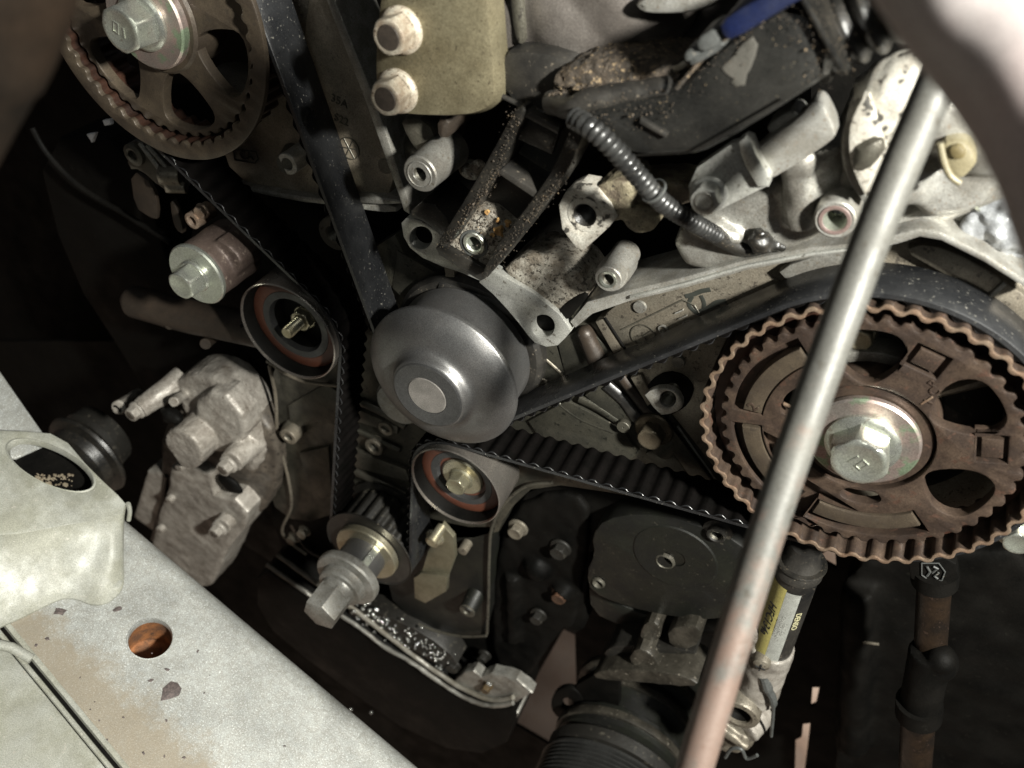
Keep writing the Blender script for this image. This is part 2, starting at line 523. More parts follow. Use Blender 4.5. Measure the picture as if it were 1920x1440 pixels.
# ribs / raised fields on the cover
for q, m_, w_ in (([(1116, 604), (1132, 597), (1168, 654), (1150, 664)], ALUM, -.0345),
                  ([(1182, 709), (1201, 702), (1228, 752), (1214, 762)], ALUM, -.0345),
                  ([(1044, 640), (1098, 612), (1150, 664), (1060, 706)], ALUG, -.0372),
                  ([(980, 650), (1040, 640), (1060, 700), (1000, 730)], ALUG, -.038),
                  ([(990, 790), (1062, 752), (1168, 806), (1196, 850), (1150, 888), (1040, 862)], ALUG, -.0372),
                  ([(1096, 742), (1130, 716), (1186, 792), (1168, 802)], ALUG, -.0365),
                  ([(1236, 812), (1262, 800), (1336, 905), (1300, 905)], ALUG, -.0350),
                  ([(1210, 850), (1250, 830), (1300, 905), (1250, 905)], ALUG, -.0372),
                  ([(650, 760), (745, 800), (745, 815), (650, 785)], ALUD, -.036),
                  ([(650, 840), (760, 880), (770, 905), (640, 870)], ALUD, -.036),
                  ([(650, 905), (740, 935), (745, 950), (640, 925)], ALUG, -.035),
                  ([(745, 470), (830, 520), (800, 560), (760, 565), (735, 540)], ALUG, -.036),
                  ([(690, 470), (740, 440), (770, 500), (740, 540), (700, 520)], ALUG, -.037),
                  ([(832, 500), (850, 505), (856, 545), (838, 545)], ALUM, -.03),
                  ([(540, 760), (610, 720), (640, 740), (640, 800), (600, 790), (545, 805)], ALUG, -.037),
                  ([(560, 850), (615, 838), (622, 930), (590, 940)], ALUG, -.037)):
    add('rib_plate', prism(q, w_, -.045, .0007, 0), m_, blk)
for pts, r, m_ in (([(1086, 748), (1120, 764), (1166, 795)], .0026, ALUG), ([(1060, 757), (1110, 780), (1160, 802)], .0008, ALUM), ([(1025, 740), (1085, 785), (1150, 812)], .0012, ALUG),
                   ([(1136, 722), (1170, 752), (1194, 784), (1222, 796), (1250, 796)], .0036, BLACKP), ([(1163, 706), (1190, 742), (1220, 778)], .0029, BROWNT),
                   ([(1133, 729), (1177, 763), (1198, 796)], .0008, ALU), ([(645, 745), (700, 765), (760, 800)], .003, ALUD),
                   ([(1000, 655), (1040, 690), (1065, 715)], .0010, ALUM), ([(990, 700), (1025, 716)], .0010, ALUM), ([(1262, 828), (1310, 892)], .0016, ALUG), ([(1270, 800), (1345, 906)], .0007, ALU),
                   ([(655, 880), (710, 905), (760, 930)], .0035, ALUD), ([(652, 800), (700, 822), (750, 845)], .0022, ALUG),
                   ([(1205, 800), (1236, 806), (1252, 826), (1240, 850)], .0052, ALUD)):
    rb_bm = tube(spline([P(x, y, -.0375) for x, y in pts], 8), r * 1.15, 12)
    for v in rb_bm.verts: v.co.y = .0380 + (v.co.y - .0375) * .75
    add('rib', rb_bm, m_, blk)
# lobed pad below the bracket ear
add('lobe', cast([seg_tube(P(1098, 626, -.037), P(1130, 694, -.037), .0052, .0068), ball(P(1098, 626, -.037), .0054), prism([(1086, 622), (1106, 612), (1140, 690), (1116, 705), (1096, 676)], -.0355, -.05, .002)], .0010, 4, .0003), BROWNT, blk)
boss(blk, (1168, 802), -.033, -.045, .0042, .0005, ALUD, False, 'stud_pad')
# bolt on the cover
bc = XZ(1222, 815, -.030)
add('bolt', hexhead(bc, -.036, .0118, .0030, .0080, .0115, True, .5), M('bronze_bolt', (.17, .145, .105), .7, .36, (.10, .08, .055), .5, 90), blk)
for c, ro, ri, w in (((540, 820), .0072, .0035, -.028), ((722, 805), .006, .003, -.034), ((700, 840), .0075, .004, -.034), ((625, 440), .011, .005, -.034)):
    boss(blk, c, w, -.05, ro, ri, ALUM, True, 'boss')
add('boss_column', seg_tube(P(540, 820, -.030), P(575, 765, -.06), .0075, .010), ALUD, blk)
add('round_cover', lathe(XZ(745, 760, -.03), [(0, -.03), (.016, -.03), (.018, -.033), (.018, -.05), (0, -.05)], 40), ALUL, blk)
# blocks hidden below (dark)
for q, w1, w0 in (([(330, 560), (520, 620), (640, 1000), (560, 1090), (420, 1000), (250, 700), (120, 500), (60, 260), (250, 260)], -.075, -.2),
                  ([(1000, 900), (1110, 920), (1420, 970), (1420, 1010), (1110, 1010), (1100, 1130), (1090, 1200), (1040, 1170), (960, 1330), (920, 1330), (940, 1000)], -.058, -.12)):
    add('lower_casting', prism(q, w1, w0, .004), BLACK, blk)

# --- left bank rear cover
lbc = thing('rear_belt_cover', 'tan brown cast belt cover beside the gold bracket, stamped with a round date mark', 'belt cover', P(640, 250, -.04))
add('cover_plate', prism([[(415, 300), (430, 240), (500, 195), (560, 150), (585, -60), (598, -60), (690, 190), (757, 372), (640, 366), (600, 372), (470, 352)]], -.036, -.05, .0012), ALUB, lbc)
add('lip', prism([(588, -60), (602, -60), (700, 180), (768, 385), (770, 405), (756, 395), (748, 370), (686, 195), (640, 75)], -.018, -.05, .001, 0), ALU, lbc)
add('ledge', prism([(430, 345), (470, 352), (600, 374), (640, 366), (750, 372), (756, 386), (640, 380), (600, 386), (470, 362)], -.030, -.06, .0012), ALU, lbc)
add('ledge', prism([(640, 372), (740, 384), (745, 402), (650, 390)], -.034, -.06, .001), ALUL, lbc)
b_ = boss(lbc, (538, 308), -.020, -.046, .0066, .0034, ALUL, True, 'boss')
add('boss_column', seg_tube(P(540, 306, -.0215), P(560, 283, -.045), .0064, .0085), ALUD, lbc)
add('embossed_mark', text_front('CA', P(462, 292, -.0357), .0075, pixrot((440, 292), (490, 297), -.036), .0003), ALUD, lbc)
fr = [(437, 280), (480, 284), (484, 298), (478, 306), (440, 300)]
add('embossed_frame', tube([P(x, y, -.0357) for x, y in fr + fr[:1]], .0004, 6), ALUD, lbc)
dk = XZ(655, 278, -.0357)
add('date_ring', lathe(dk, [(.0062, -.0358), (.0062, -.0353), (.0066, -.0353), (.0066, -.0358)], 32), ALUD, lbc)
add('date_spokes', join(*[tube([Vector((dk[0] - .006 * math.cos(a), .0356, dk[1] - .006 * math.sin(a))), Vector((dk[0] + .006 * math.cos(a), .0356, dk[1] + .006 * math.sin(a)))], .0003, 5) for a in (0.4, 1.4, 2.4)]), ALUD, lbc)
add('round_pad', lathe(XZ(722, 312, -.0357), [(0, -.0352), (.0042, -.0352), (.0045, -.0358)], 24), ALUM, lbc)
add('embossed_mark', text_front('35A', P(636, 190, -.0357), .0065, pixrot((620, 180), (652, 195), -.036), .0003), ALUD, lbc)
add('embossed_mark', text_front('S22', P(640, 225, -.0357), .0065, pixrot((622, 215), (656, 230), -.036), .0003), ALUD, lbc)

# --- right bank rear cover
rbc = thing('rear_belt_cover', 'grey cast belt cover with a light lip, number 118 and black marker scribble', 'belt cover', P(1300, 600, -.04))
add('cover_plate', prism([[(1120, 602), (1180, 550), (1350, 508), (1520, 478), (1640, 462), (1720, 446), (1800, 462), (1960, 560), (2080, 720), (2010, 980), (1840, 1030), (1560, 985), (1450, 965), (1385, 940), (1330, 865), (1166, 662)]], -.036, -.05, .001), ALUM, rbc)
lip = [(1068, 604), (1100, 566), (1180, 544), (1280, 520), (1400, 487), (1520, 464), (1640, 452), (1690, 437), (1725, 428), (1765, 436), (1850, 478), (1960, 548)]
add('lip', prism(lip + [(1955, 562), (1845, 492), (1765, 452), (1725, 445), (1695, 455), (1640, 470), (1525, 484), (1400, 508), (1285, 541), (1180, 566), (1110, 590), (1078, 616)], -.014, -.05, .0012, 0), ALUL, rbc)
add('lip_edge', prism([(1180, 556), (1285, 530), (1400, 497), (1525, 474), (1640, 461), (1640, 466), (1525, 480), (1400, 503), (1285, 536), (1180, 562)], -.012, -.02, .0006, 0), PLATE, rbc)
add('raised_field', prism([(1455, 505), (1560, 470), (1640, 470), (1640, 520), (1540, 525), (1475, 528)], -.030, -.04, .0012), ALU, rbc)
add('raised_field', prism([(1690, 470), (1740, 455), (1830, 490), (1960, 580), (1960, 640), (1850, 560), (1760, 510)], -.031, -.04, .0012), ALUM, rbc)
add('rib', tube([P(1885, 530, -.03), P(1846, 565, -.03)], .0012, 8), ALU, rbc)
pk = [(1165, 618), (1280, 562), (1302, 572), (1320, 600), (1300, 615)]
add('panel_edge', tube([P(x, y, -.0358) for x, y in pk], .0005, 6), ALUD, rbc)
for c in ((1200, 575), (1272, 678)):
    add('round_pad', lathe(XZ(c[0], c[1], -.0355), [(0, -.0345), (.0035, -.0345), (.0038, -.0358)], 24), ALU, rbc)
dk = XZ(1206, 629, -.0357)
add('date_ring', lathe(dk, [(.0068, -.0358), (.0068, -.0352), (.0072, -.0352), (.0072, -.0358)], 32), ALUD, rbc)
add('date_spokes', join(*[tube([Vector((dk[0], .0356, dk[1])), Vector((dk[0] + .0068 * math.cos(a), .0356, dk[1] + .0068 * math.sin(a)))], .0003, 5) for a in (1.2, -.5, 4.0)]), ALUD, rbc)
add('embossed_number', text_front('118', P(1280, 594, -.0357), .0075, pixrot((1272, 582), (1288, 606), -.036), .0009), ALUL, rbc)
add('embossed_letter', text_front('G', P(1242, 616, -.0357), .0075, pixrot((1236, 606), (1248, 626), -.036), .0009), ALUL, rbc)
for pts, r in (([(1285, 556), (1300, 552), (1315, 546), (1332, 543)], .0013), ([(1298, 556), (1292, 572), (1308, 588), (1318, 584), (1320, 568), (1314, 554)], .0011), ([(1308, 588), (1330, 578), (1345, 568), (1362, 566)], .0017), ([(1318, 584), (1350, 574)], .0016)):
    bm = tube(spline([P(x, y, -.0358) for x, y in pts], 6), r, 10)
    for v in bm.verts: v.co.y = .0358 + (v.co.y - .0358) * .12
    add('marker_scribble', bm, MARK, rbc)
# threaded lug; its deep pocket is a flat black patch painting the shade
add('pocket', prism([(1206, 744), (1218, 714), (1250, 696), (1284, 703), (1302, 728), (1294, 752), (1282, 766), (1255, 780), (1215, 772)], -.0350, -.0362, .0002), BLACK, rbc)
add('lug', prism([[(1208, 741), (1218, 733), (1232, 728), (1248, 727), (1262, 731), (1273, 740), (1279, 752), (1279, 764), (1270, 772), (1256, 777), (1240, 779), (1224, 764)], circle((1252, 749), 15, 24)], -.022, -.0255, .0008, 0), ALUL, rbc)
add('thread', screw_hole(XZ(1252, 749, -.023), -.0232, .0036), ALUD, rbc)
add('joint_edge', tube([P(1134, 596, -.0345), P(1172, 654, -.0345)], .0008, 8), BLACK, rbc)
add('joint_edge', tube([P(1248, 783, -.034), P(1300, 853, -.034), P(1340, 905, -.034)], .0008, 8), BLACK, rbc)

# ================================================================ toothed sprockets
def gear_loop(c, n, ph, r_root, r_tip, per=14, pw=1.0, sq=1.9):
    out = []
    for i in range(n * per):
        a = 2 * PI * i / (n * per)
        s = .5 + .5 * math.tanh(sq * math.cos(n * (a - ph))) / math.tanh(sq)
        out.append((c[0] + (r_root + (r_tip - r_root) * s ** pw) * math.cos(a), c[1] + (r_root + (r_tip - r_root) * s ** pw) * math.sin(a)))
    return out
def polar(c, pts):
    return [(c[0] + r * math.cos(math.radians(a)), c[1] + r * math.sin(math.radians(a))) for r, a in pts]
def arc_band(c, r0, r1, a0, a1, n=16):
    return polar(c, [(r1, a0 + (a1 - a0) * i / n) for i in range(n + 1)] + [(r0, a1 + (a0 - a1) * i / n) for i in range(n + 1)])

NT = 46
ICO = None
def grains(items):
    """many small irregular grains as one mesh; items = [(point, (sx, sy, sz))...]"""
    global ICO
    if ICO is None:
        b = bmesh.new(); bmesh.ops.create_icosphere(b, subdivisions=1, radius=1)
        ICO = [v.co.copy() for v in b.verts], [[v.index for v in f.verts] for f in b.faces]; b.free()
    vs, fs = [], []
    for p, sc in items:
        m = Matrix.Rotation(random.random() * 6, 3, Vector((random.random() - .5, random.random() - .5, random.random() - .5)).normalized())
        k = len(vs)
        for c in ICO[0]:
            q = m @ Vector((c.x * sc[0], c.y * sc[1], c.z * sc[2])) * random.uniform(.75, 1.2)
            vs.append(p + q)
        fs += [[k + a for a in f] for f in ICO[1]]
    me = bpy.data.meshes.new('tmp'); me.from_pydata(vs, [], fs)
    bm = bmesh.new(); bm.from_mesh(me); bpy.data.meshes.remove(me)
    return bm
def grime(name, paths, n, spread, rmin, rmax, parent, mat=None, seed=1):
    random.seed(seed)
    it = []
    for pth in paths:
        pth = spline(pth, 6)
        for i in range(n):
            t = random.random() * (len(pth) - 1.001)
            k = int(t)
            p = pth[k].lerp(pth[k + 1], t - k) + Vector((random.gauss(0, spread), random.gauss(0, spread * .25), random.gauss(0, spread)))
            r = random.uniform(rmin, rmax) * (2 if random.random() < .04 else 1)
            it.append((p, (r * random.uniform(.5, 1.6), r * random.uniform(.4, 1), r * random.uniform(.4, 1.2))))
    o = add(name, grains(it), mat or DIRT, parent)
    o['kind'] = 'stuff'
    return o
def gear_loop(c, n, ph, r_root, r_tip, per=14, pw=1.0, sq=1.9):
    out = []
    for i in range(n * per):
        a = 2 * PI * i / (n * per)
        s = .5 + .5 * math.tanh(sq * math.cos(n * (a - ph))) / math.tanh(sq)
        out.append((c[0] + (r_root + (r_tip - r_root) * s ** pw) * math.cos(a), c[1] + (r_root + (r_tip - r_root) * s ** pw) * math.sin(a)))
    return out
def polar(c, pts):
    return [(c[0] + r * math.cos(math.radians(a)), c[1] + r * math.sin(math.radians(a))) for r, a in pts]
def arc_band(c, r0, r1, a0, a1, n=16):
    return polar(c, [(r1, a0 + (a1 - a0) * i / n) for i in range(n + 1)] + [(r0, a1 + (a0 - a1) * i / n) for i in range(n + 1)])

NT = 46
def grime(name, paths, n, spread, rmin, rmax, parent, mat=None, seed=1):
    random.seed(seed)
    bm = bmesh.new()
    for pth in paths:
        pth = spline(pth, 6)
        for i in range(n):
            t = random.random() * (len(pth) - 1.001)
            k = int(t)
            p = pth[k].lerp(pth[k + 1], t - k) + Vector((random.gauss(0, spread), random.gauss(0, spread * .25), random.gauss(0, spread)))
            g = bmesh.ops.create_icosphere(bm, subdivisions=1, radius=random.uniform(rmin, rmax) * (2 if random.random() < .04 else 1))
            mt = Matrix.Translation(p) @ Matrix.Rotation(random.random() * 6, 4, Vector((random.random(), random.random(), .2)).normalized()) @ Matrix.Diagonal((random.uniform(.5, 1.6), random.uniform(.4, 1), random.uniform(.4, 1.2), 1))
            bmesh.ops.transform(bm, matrix=mt, verts=g['verts'])
    o = add(name, bm, mat or DIRT, parent)
    o['kind'] = 'stuff'
    return o
CR = (0.16166, 0.09012)
PHR = math.radians(.3)
sp = thing('cam_sprocket', 'large rust brown toothed sprocket with oval holes and arc pads, behind the bare steel bar', 'sprocket', (CR[0], 0, CR[1]), 'camshaft sprockets')
ro = gear_loop(CR, NT, PHR, .0757, .0782, sq=1.4)
ri = gear_loop(CR, NT, PHR, .0736, .0761, sq=1.4)
add('toothed_rim', solid([ro, ri], 0, -.031, .0005), BROWN, sp, 50)
add('rim_edge', solid([offset(ro, -.00005), offset(ri, .00005)], .0005, -.0006, .0004), TOOTH, sp, 40)
holes = []
for a in (3, 63, 123):
    holes.append(rnd(polar(CR, [(.0335, a - 8), (.0335, a + 8), (.050, a + 19), (.0615, a + 13), (.0625, a), (.0615, a - 13), (.050, a - 19)]), 2))
for a in (183, 243, 303):
    holes.append(rnd(polar(CR, [(.0325, a - 12), (.0325, a + 12), (.040, a + 16), (.0425, a), (.040, a - 16)]), 2))
arcs = [(152, 204), (212, 268), (278, 334)]
for a0, a1 in arcs:
    holes.append(arc_band(CR, .0478, .0625, a0, a1))
web = gear_loop(CR, NT, PHR, .0656, .0684, 12, .8)
sq = []
for a in (36.9, 96.5):
    ar = math.radians(a)
    u = Vector((math.cos(ar), math.sin(ar))); v = Vector((-u.y, u.x)); o_ = Vector(CR) + u * .0538
    sq.append([tuple(o_ + u * x * .0062 + v * y * .0078) for x, y in ((-1, -1), (1, -1), (1, 1), (-1, 1))])
add('web', solid([web, circle(CR, .0315, 64)] + holes + sq, -.004, -.010, .0009), BROWN, sp)
for a0, a1 in arcs:
    add('pocket_floor', solid([arc_band(CR, .0470, .0635, a0 - 1, a1 + 1)], -.0102, -.012, 0), BROWN, sp)
    p_ = add('arc_pad', solid([arc_band(CR, .0485, .0575, a0 + 1.5, a1 - 1.5)], -.0035, -.0102, .0008), TAN, sp)
for l in sq:
    add('pad_floor', solid([offset(l, -.001)], -.0082, -.0100, 0), BROWN, sp)
    cx_ = sum(p[0] for p in l) / 4; cy_ = sum(p[1] for p in l) / 4
    add('square_pad', solid([[(cx_ + (x - cx_) * .70, cy_ + (y - cy_) * .70) for x, y in l]], -.0045, -.0082, .0006), BROWN, sp)
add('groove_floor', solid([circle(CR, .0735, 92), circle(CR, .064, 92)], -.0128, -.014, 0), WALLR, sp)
add('hub', lathe(CR, [(.012, -.030), (.012, -.006), (.0300, -.006), (.0330, -.012), (.0330, -.030)], 64), BROWN, sp)
wa = add('washer', lathe(CR, [(.0120, -.005), (.0120, -.0014), (.0245, -.0016), (.0256, -.0025), (.0256, -.005)], 72), IRID, sp)
bo = add('bolt', hexhead(CR, -.0014, .0172, .0028, .0142, .0150, True, .1), ZINC, sp)
add('strength_mark', text_front('1', (CR[0] - .0030, -.0131, CR[1] + .0002), .0075, .25, .0004, .0001), ZINC, bo)
add('strength_mark', solid([[(CR[0] + x, CR[1] + y) for x, y in ((-.0005, -.0026), (.0032, -.0034), (.0040, .0024), (.0004, .0032))], [(CR[0] + x, CR[1] + y) for x, y in ((.0003, -.0020), (.0026, -.0026), (.0032, .0018), (.0010, .0024))]], .0135, .0120, .0001), ZINC, bo)
pm = Vector((CR[0] + .0530 * math.cos(math.radians(199)), .0034, CR[1] + .0530 * math.sin(math.radians(199))))
add('pad_number', text_front('2', pm, .0075, -math.radians(78), .0003, .0001), BROWN, sp)
for s_, r_, a_ in (('R', .046, 92), ('C', .043, 88), ('I', .0375, 84)):
    pm = Vector((CR[0] + r_ * math.cos(math.radians(a_ - 6)), .0038, CR[1] + r_ * math.sin(math.radians(a_ - 6))))
    add('cast_letter', text_front(s_, pm, .0062, math.radians(-90 + (90 - a_)) * -1 + PI, .0003), BROWN, sp)
for a in (80, 189, 251):
    add('timing_mark', solid([polar(CR, [(.034, a - .8), (.0405, a - .8), (.0405, a + .8), (.034, a + .8)])], -.0034, -.005, .0003), TOOTH, sp)
# what shows through its upper holes
hb = thing('camshaft_seal_plate', 'dark plate with a small bolt glimpsed through the holes of the big brown sprocket', 'plate', P(1630, 650, -.035))
add('plate', solid([circle(CR, .058, 48), circle(CR, .02, 32)], -.0330, -.0356, .0006), DGREEN, hb)
add('bolt', hexhead(XZ(1612, 640, -.022), -.033, .0075, .003, .0060, .011, True, .2), ZINCY, hb)
add('rib', solid([arc_band(CR, .034, .040, 95, 140)], -.020, -.033, .001), ALU, hb)
add('rib', solid([arc_band(CR, .028, .060, 58, 63)], -.024, -.033, .0015), ALUM, hb)

CL = (-0.25667, 0.08363)
PHL = 0.03
ls = thing('cam_sprocket', 'tan spoked sprocket with a plain front flange and zinc bolt, above the tensioner pulley', 'sprocket', (CL[0], 0, CL[1]), 'camshaft sprockets')
WL = 0.0
inn = gear_loop(CL, NT, PHL, .0648, .0672, 8, .8)
add('flange', solid([circle(CL, .0754, 120), inn], WL, WL - .003, .0008), TAN, ls)
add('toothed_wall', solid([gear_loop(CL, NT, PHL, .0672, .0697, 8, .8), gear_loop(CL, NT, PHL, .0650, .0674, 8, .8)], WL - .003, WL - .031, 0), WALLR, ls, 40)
hl = []
for k in range(6):
    a = -59 + 60 * k
    hl.append(rnd(polar(CL, [(.0285, a - 10), (.0285, a + 10), (.042, a + 20), (.0590, a + 20.5), (.0615, a), (.0590, a - 20.5), (.042, a - 20)]), 2))
add('web', solid([gear_loop(CL, NT, PHL, .0620, .0640, 8, .8)] + hl, WL - .006, WL - .0125, .0009), TAN, ls)
add('hub', lathe(CL, [(0, WL - .030), (0, WL - .0045), (.0275, WL - .0045), (.0290, WL - .006), (.0290, -.03)], 64), TAN, ls)
wa = add('washer', lathe(CL, [(.0105, WL - .005), (.0105, WL + .0006), (.0240, WL + .0004), (.0250, WL - .0006), (.0250, WL - .005)], 72), IRID, ls)
bo = add('bolt', hexhead(CL, WL + .0006, .0150, .0028, .0128, .0165, True, .75), ZINC, ls)
add('strength_mark', text_front('1', (CL[0] + .0022, -.0166, CL[1]), .0075, PI - .2, .0004, .0001), ZINC, bo)
add('strength_mark', solid([[(CL[0] + x, CL[1] + y) for x, y in ((-.0044, -.0028), (-.0008, -.0030), (-.0010, .0030), (-.0046, .0030))], [(CL[0] + x, CL[1] + y) for x, y in ((-.0038, -.0020), (-.0015, -.0022), (-.0017, .0022), (-.0039, .0022))]], .0170, .0155, .0001), ZINC, bo)
lp = thing('camshaft_housing', 'green grey casting glimpsed through the spokes of the tan sprocket', 'housing', P(400, 120, -.04))
add('housing', cast([ball((CL[0] + .050, .062, CL[1] + .005), (.026, .02, .04)), ball((CL[0] + .03, .062, CL[1] - .05), (.03, .02, .012)), seg_tube((CL[0] + .05, .05, CL[1] + .03), (CL[0] + .05, .075, CL[1] + .03), .010)], .0016, 4), ALUM, lp)
add('bolt', hexhead((CL[0] + .047, CL[1] + .026), -.045, .007, .003, .006, .009, True, .2), ALU, lp)
add('back_plate', solid([circle(CL, .072, 48)], -.085, -.095, 0), BLACK, lp)

# ================================================================ timing belt
PUMPC = (-0.0377, -0.0228)
I1 = XZ(538.5, 624, 0); I2 = XZ(853, 914, 0)
CC = (-0.0389, -0.2395)
BT = .0026
wheels = [(CL, .0705, 1), (PUMPC, .0432 + BT, -1), (CR, .0788, 1), (I2, .0325 + BT, -1), (CC, .0345, 1), (I1, .0352 + BT, -1)]
def belt_path(ws, step=.0012):
    n = len(ws)
    tans = []
    for i in range(n):
        (c1, r1, s1), (c2, r2, s2) = ws[i], ws[(i + 1) % n]
        d = Vector(c2) - Vector(c1); L_ = d.length; d /= L_
        a = (s1 * r1 - s2 * r2) / L_
        pv = Vector((-d.y, d.x))                 # left of travel; clockwise loop has its wheels on the right
        nn = d * a + pv * math.sqrt(max(0, 1 - a * a))
        tans.append((Vector(c1) + nn * s1 * r1, Vector(c2) + nn * s2 * r2))
    pts = []
    marks = {}
    for i in range(n):
        c, r, s = ws[i]
        pin = tans[i - 1][1]; pout = tans[i][0]
        a0 = math.atan2(pin.y - c[1], pin.x - c[0]); a1 = math.atan2(pout.y - c[1], pout.x - c[0])
        da = (a1 - a0)
        if s > 0:
            while da > 0: da -= 2 * PI
            while da < -2 * PI: da += 2 * PI
        else:
            while da < 0: da += 2 * PI
            while da > 2 * PI: da -= 2 * PI
        k = max(2, int(abs(da) * r / step))
        marks[i] = len(pts), a0
        for j in range(k):
            t = a0 + da * j / k
            pts.append(Vector((c[0] + r * math.cos(t), c[1] + r * math.sin(t))))
        q0, q1 = tans[i]
        k = max(2, int((q1 - q0).length / step))
        for j in range(k):
            pts.append(q0.lerp(q1, j / k))
    return pts, marks
pts, marks = belt_path(wheels)
acc = [0.0]
for a, b in zip(pts, pts[1:] + pts[:1]):
    acc.append(acc[-1] + (b - a).length)
total = acc[-1]
pitch0 = .0095
nb = round(total / pitch0)
pitch = total / nb
i0, a0 = marks[2]
s_ref = acc[i0] + ((a0 - PHR) % (2 * PI / NT)) * .0788 + pitch * .5   # belt teeth sit in the sprocket's gaps
bm = bmesh.new()
rows = []
n = len(pts)
WF, WK = -.004, -.031
for i in range(n):
    t = (pts[(i + 1) % n] - pts[i - 1]).normalized()
    inw = Vector((t.y, -t.x))                    # right of travel = inside of the loop
    ph = math.cos(2 * PI * (acc[i] - s_ref) / pitch)
    h = .0026 * max(0, .5 + .5 * ph) ** .8
    pi_ = pts[i] + inw * h
    pl = pts[i] + inw * 0
    po = pts[i] - inw * BT
    po2 = pts[i] - inw * (BT - .0005)
    row = []
    for q, w in ((pi_, WF - .0004), (pi_, WK + .0004), (pl, WK), (po2, WK), (po, WK + .0006), (po, WF - .0006), (po2, WF), (pl, WF), (pi_.lerp(pl, .25), WF)):
        row.append(bm.verts.new((q.x, -w, q.y)))
    rows.append(row)
m = len(rows[0])
for i in range(n):
    a, b = rows[i], rows[(i + 1) % n]
    for k in range(m):
        f_ = bm.faces.new((a[k], a[(k + 1) % m], b[(k + 1) % m], b[k]))
        f_.material_index = 1 if k in (0, 1, 7) else 0
belt = add('timing_belt', bm, RUBBER, None, 50)
belt.data.materials.append(TEETHR)
tag(belt, 'long black toothed rubber belt looping round both sprockets and the pulleys', 'timing belt')

# ================================================================ water pump pulley
pu = thing('water_pump_pulley', 'domed grey steel pulley with a round centre cap, in the middle of the belt run', 'pulley', (PUMPC[0], -.003, PUMPC[1]))
prof = [(.0126, .0212), (.0215, .0212), (.0228, .0208), (.0236, .0196), (.0242, .0178), (.0252, .0160), (.0270, .0146), (.0295, .0138), (.0325, .0132), (.036, .0122), (.040, .0106), (.044, .0083), (.0470, .0054), (.0479, .0046), (.0481, .0040), (.0481, .0022), (.0468, .0018), (.0432, .0020)]
add('face_disc', lathe(PUMPC, prof, 128), STEEL, pu, 40)
add('drum', lathe(PUMPC, [(.0433, .0022), (.0430, .001), (.0430, -.026), (.0410, -.027), (.0, -.027)], 128), STEEL, pu)
add('centre_cap', lathe(PUMPC, [(0, .0218), (.0118, .0218), (.0125, .0213), (.0125, .019)], 64), CAPM, pu, 25)
add('hub_ring', lathe(PUMPC, [(.0126, .0209), (.0127, .0216), (.0212, .0216), (.0222, .0211), (.0222, .0208)], 96), STEELD, pu, 25)
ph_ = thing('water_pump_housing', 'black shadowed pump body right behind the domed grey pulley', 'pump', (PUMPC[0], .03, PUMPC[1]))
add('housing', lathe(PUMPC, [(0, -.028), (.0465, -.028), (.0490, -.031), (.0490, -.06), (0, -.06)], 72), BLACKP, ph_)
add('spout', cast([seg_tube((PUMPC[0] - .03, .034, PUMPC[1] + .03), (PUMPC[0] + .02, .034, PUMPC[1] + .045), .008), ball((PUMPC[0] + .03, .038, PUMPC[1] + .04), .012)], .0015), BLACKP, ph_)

# ================================================================ idler pulleys
def idler(c, R, label, name='idler_pulley'):
    t = thing(name, label, 'pulley', (c[0], 0, c[1]), 'idler pulleys')
    add('shell', lathe(c, [(R - .0012, -.0015), (R - .0008, .0006), (R, 0), (R, -.030), (R - .003, -.030)], 96), RIM, t)
    add('inner_wall', lathe(c, [(R - .0012, -.0013), (R - .0020, -.003), (R - .0030, -.012), (R * .82, -.0125)], 96), BLACK, t)
    add('bearing_seal', lathe(c, [(R * .91, -.0095), (R * .84, -.0085), (R * .70, -.0085), (R * .68, -.0102)], 96), ORANGE, t)
    add('bearing_ring', lathe(c, [(R * .70, -.0102), (R * .69, -.0085), (R * .56, -.0085), (R * .55, -.0100), (R * .53, -.0125)], 96), STEELD, t)
    return t
t1 = idler(I1, .0358, 'rust-ringed idler pulley with an exposed threaded stud and nut, beside the zinc-capped cylinder')
add('bearing_bore', lathe(I1, [(0, -.021), (.017, -.020), (.0198, -.012)], 64), BLACK, t1)
nut = add('nut', hexhead(I1, -.0205, .0085, .002, .0078, .0075, True, .2), ZINCY, t1)
add('stud', lathe(I1, [(0, .001), (.0034, .001), (.0040, .0003)] + [(.0042 if k % 2 else .0035, -.0006 - .0007 * k) for k in range(22)], 24), ZINCY, t1)
t2 = idler(I2, .0328, 'rust-ringed idler pulley with a hex bolt and pale washer, above the crankshaft nose')
add('bearing_bore', lathe(I2, [(0, -.0125), (.019, -.0120)], 64), ORANGE, t2)
add('washer', lathe(I2, [(.006, -.0125), (.006, -.0095), (.0140, -.0095), (.0150, -.0105), (.0150, -.0125)], 48), ZINCY, t2)
add('bolt', hexhead(I2, -.0095, .0088, .002, .0076, .0095, True, .55), M('olive_bolt', (.33, .31, .22), .75, .35, (.24, .22, .15), .5, 80, None, bump=.1), t2)

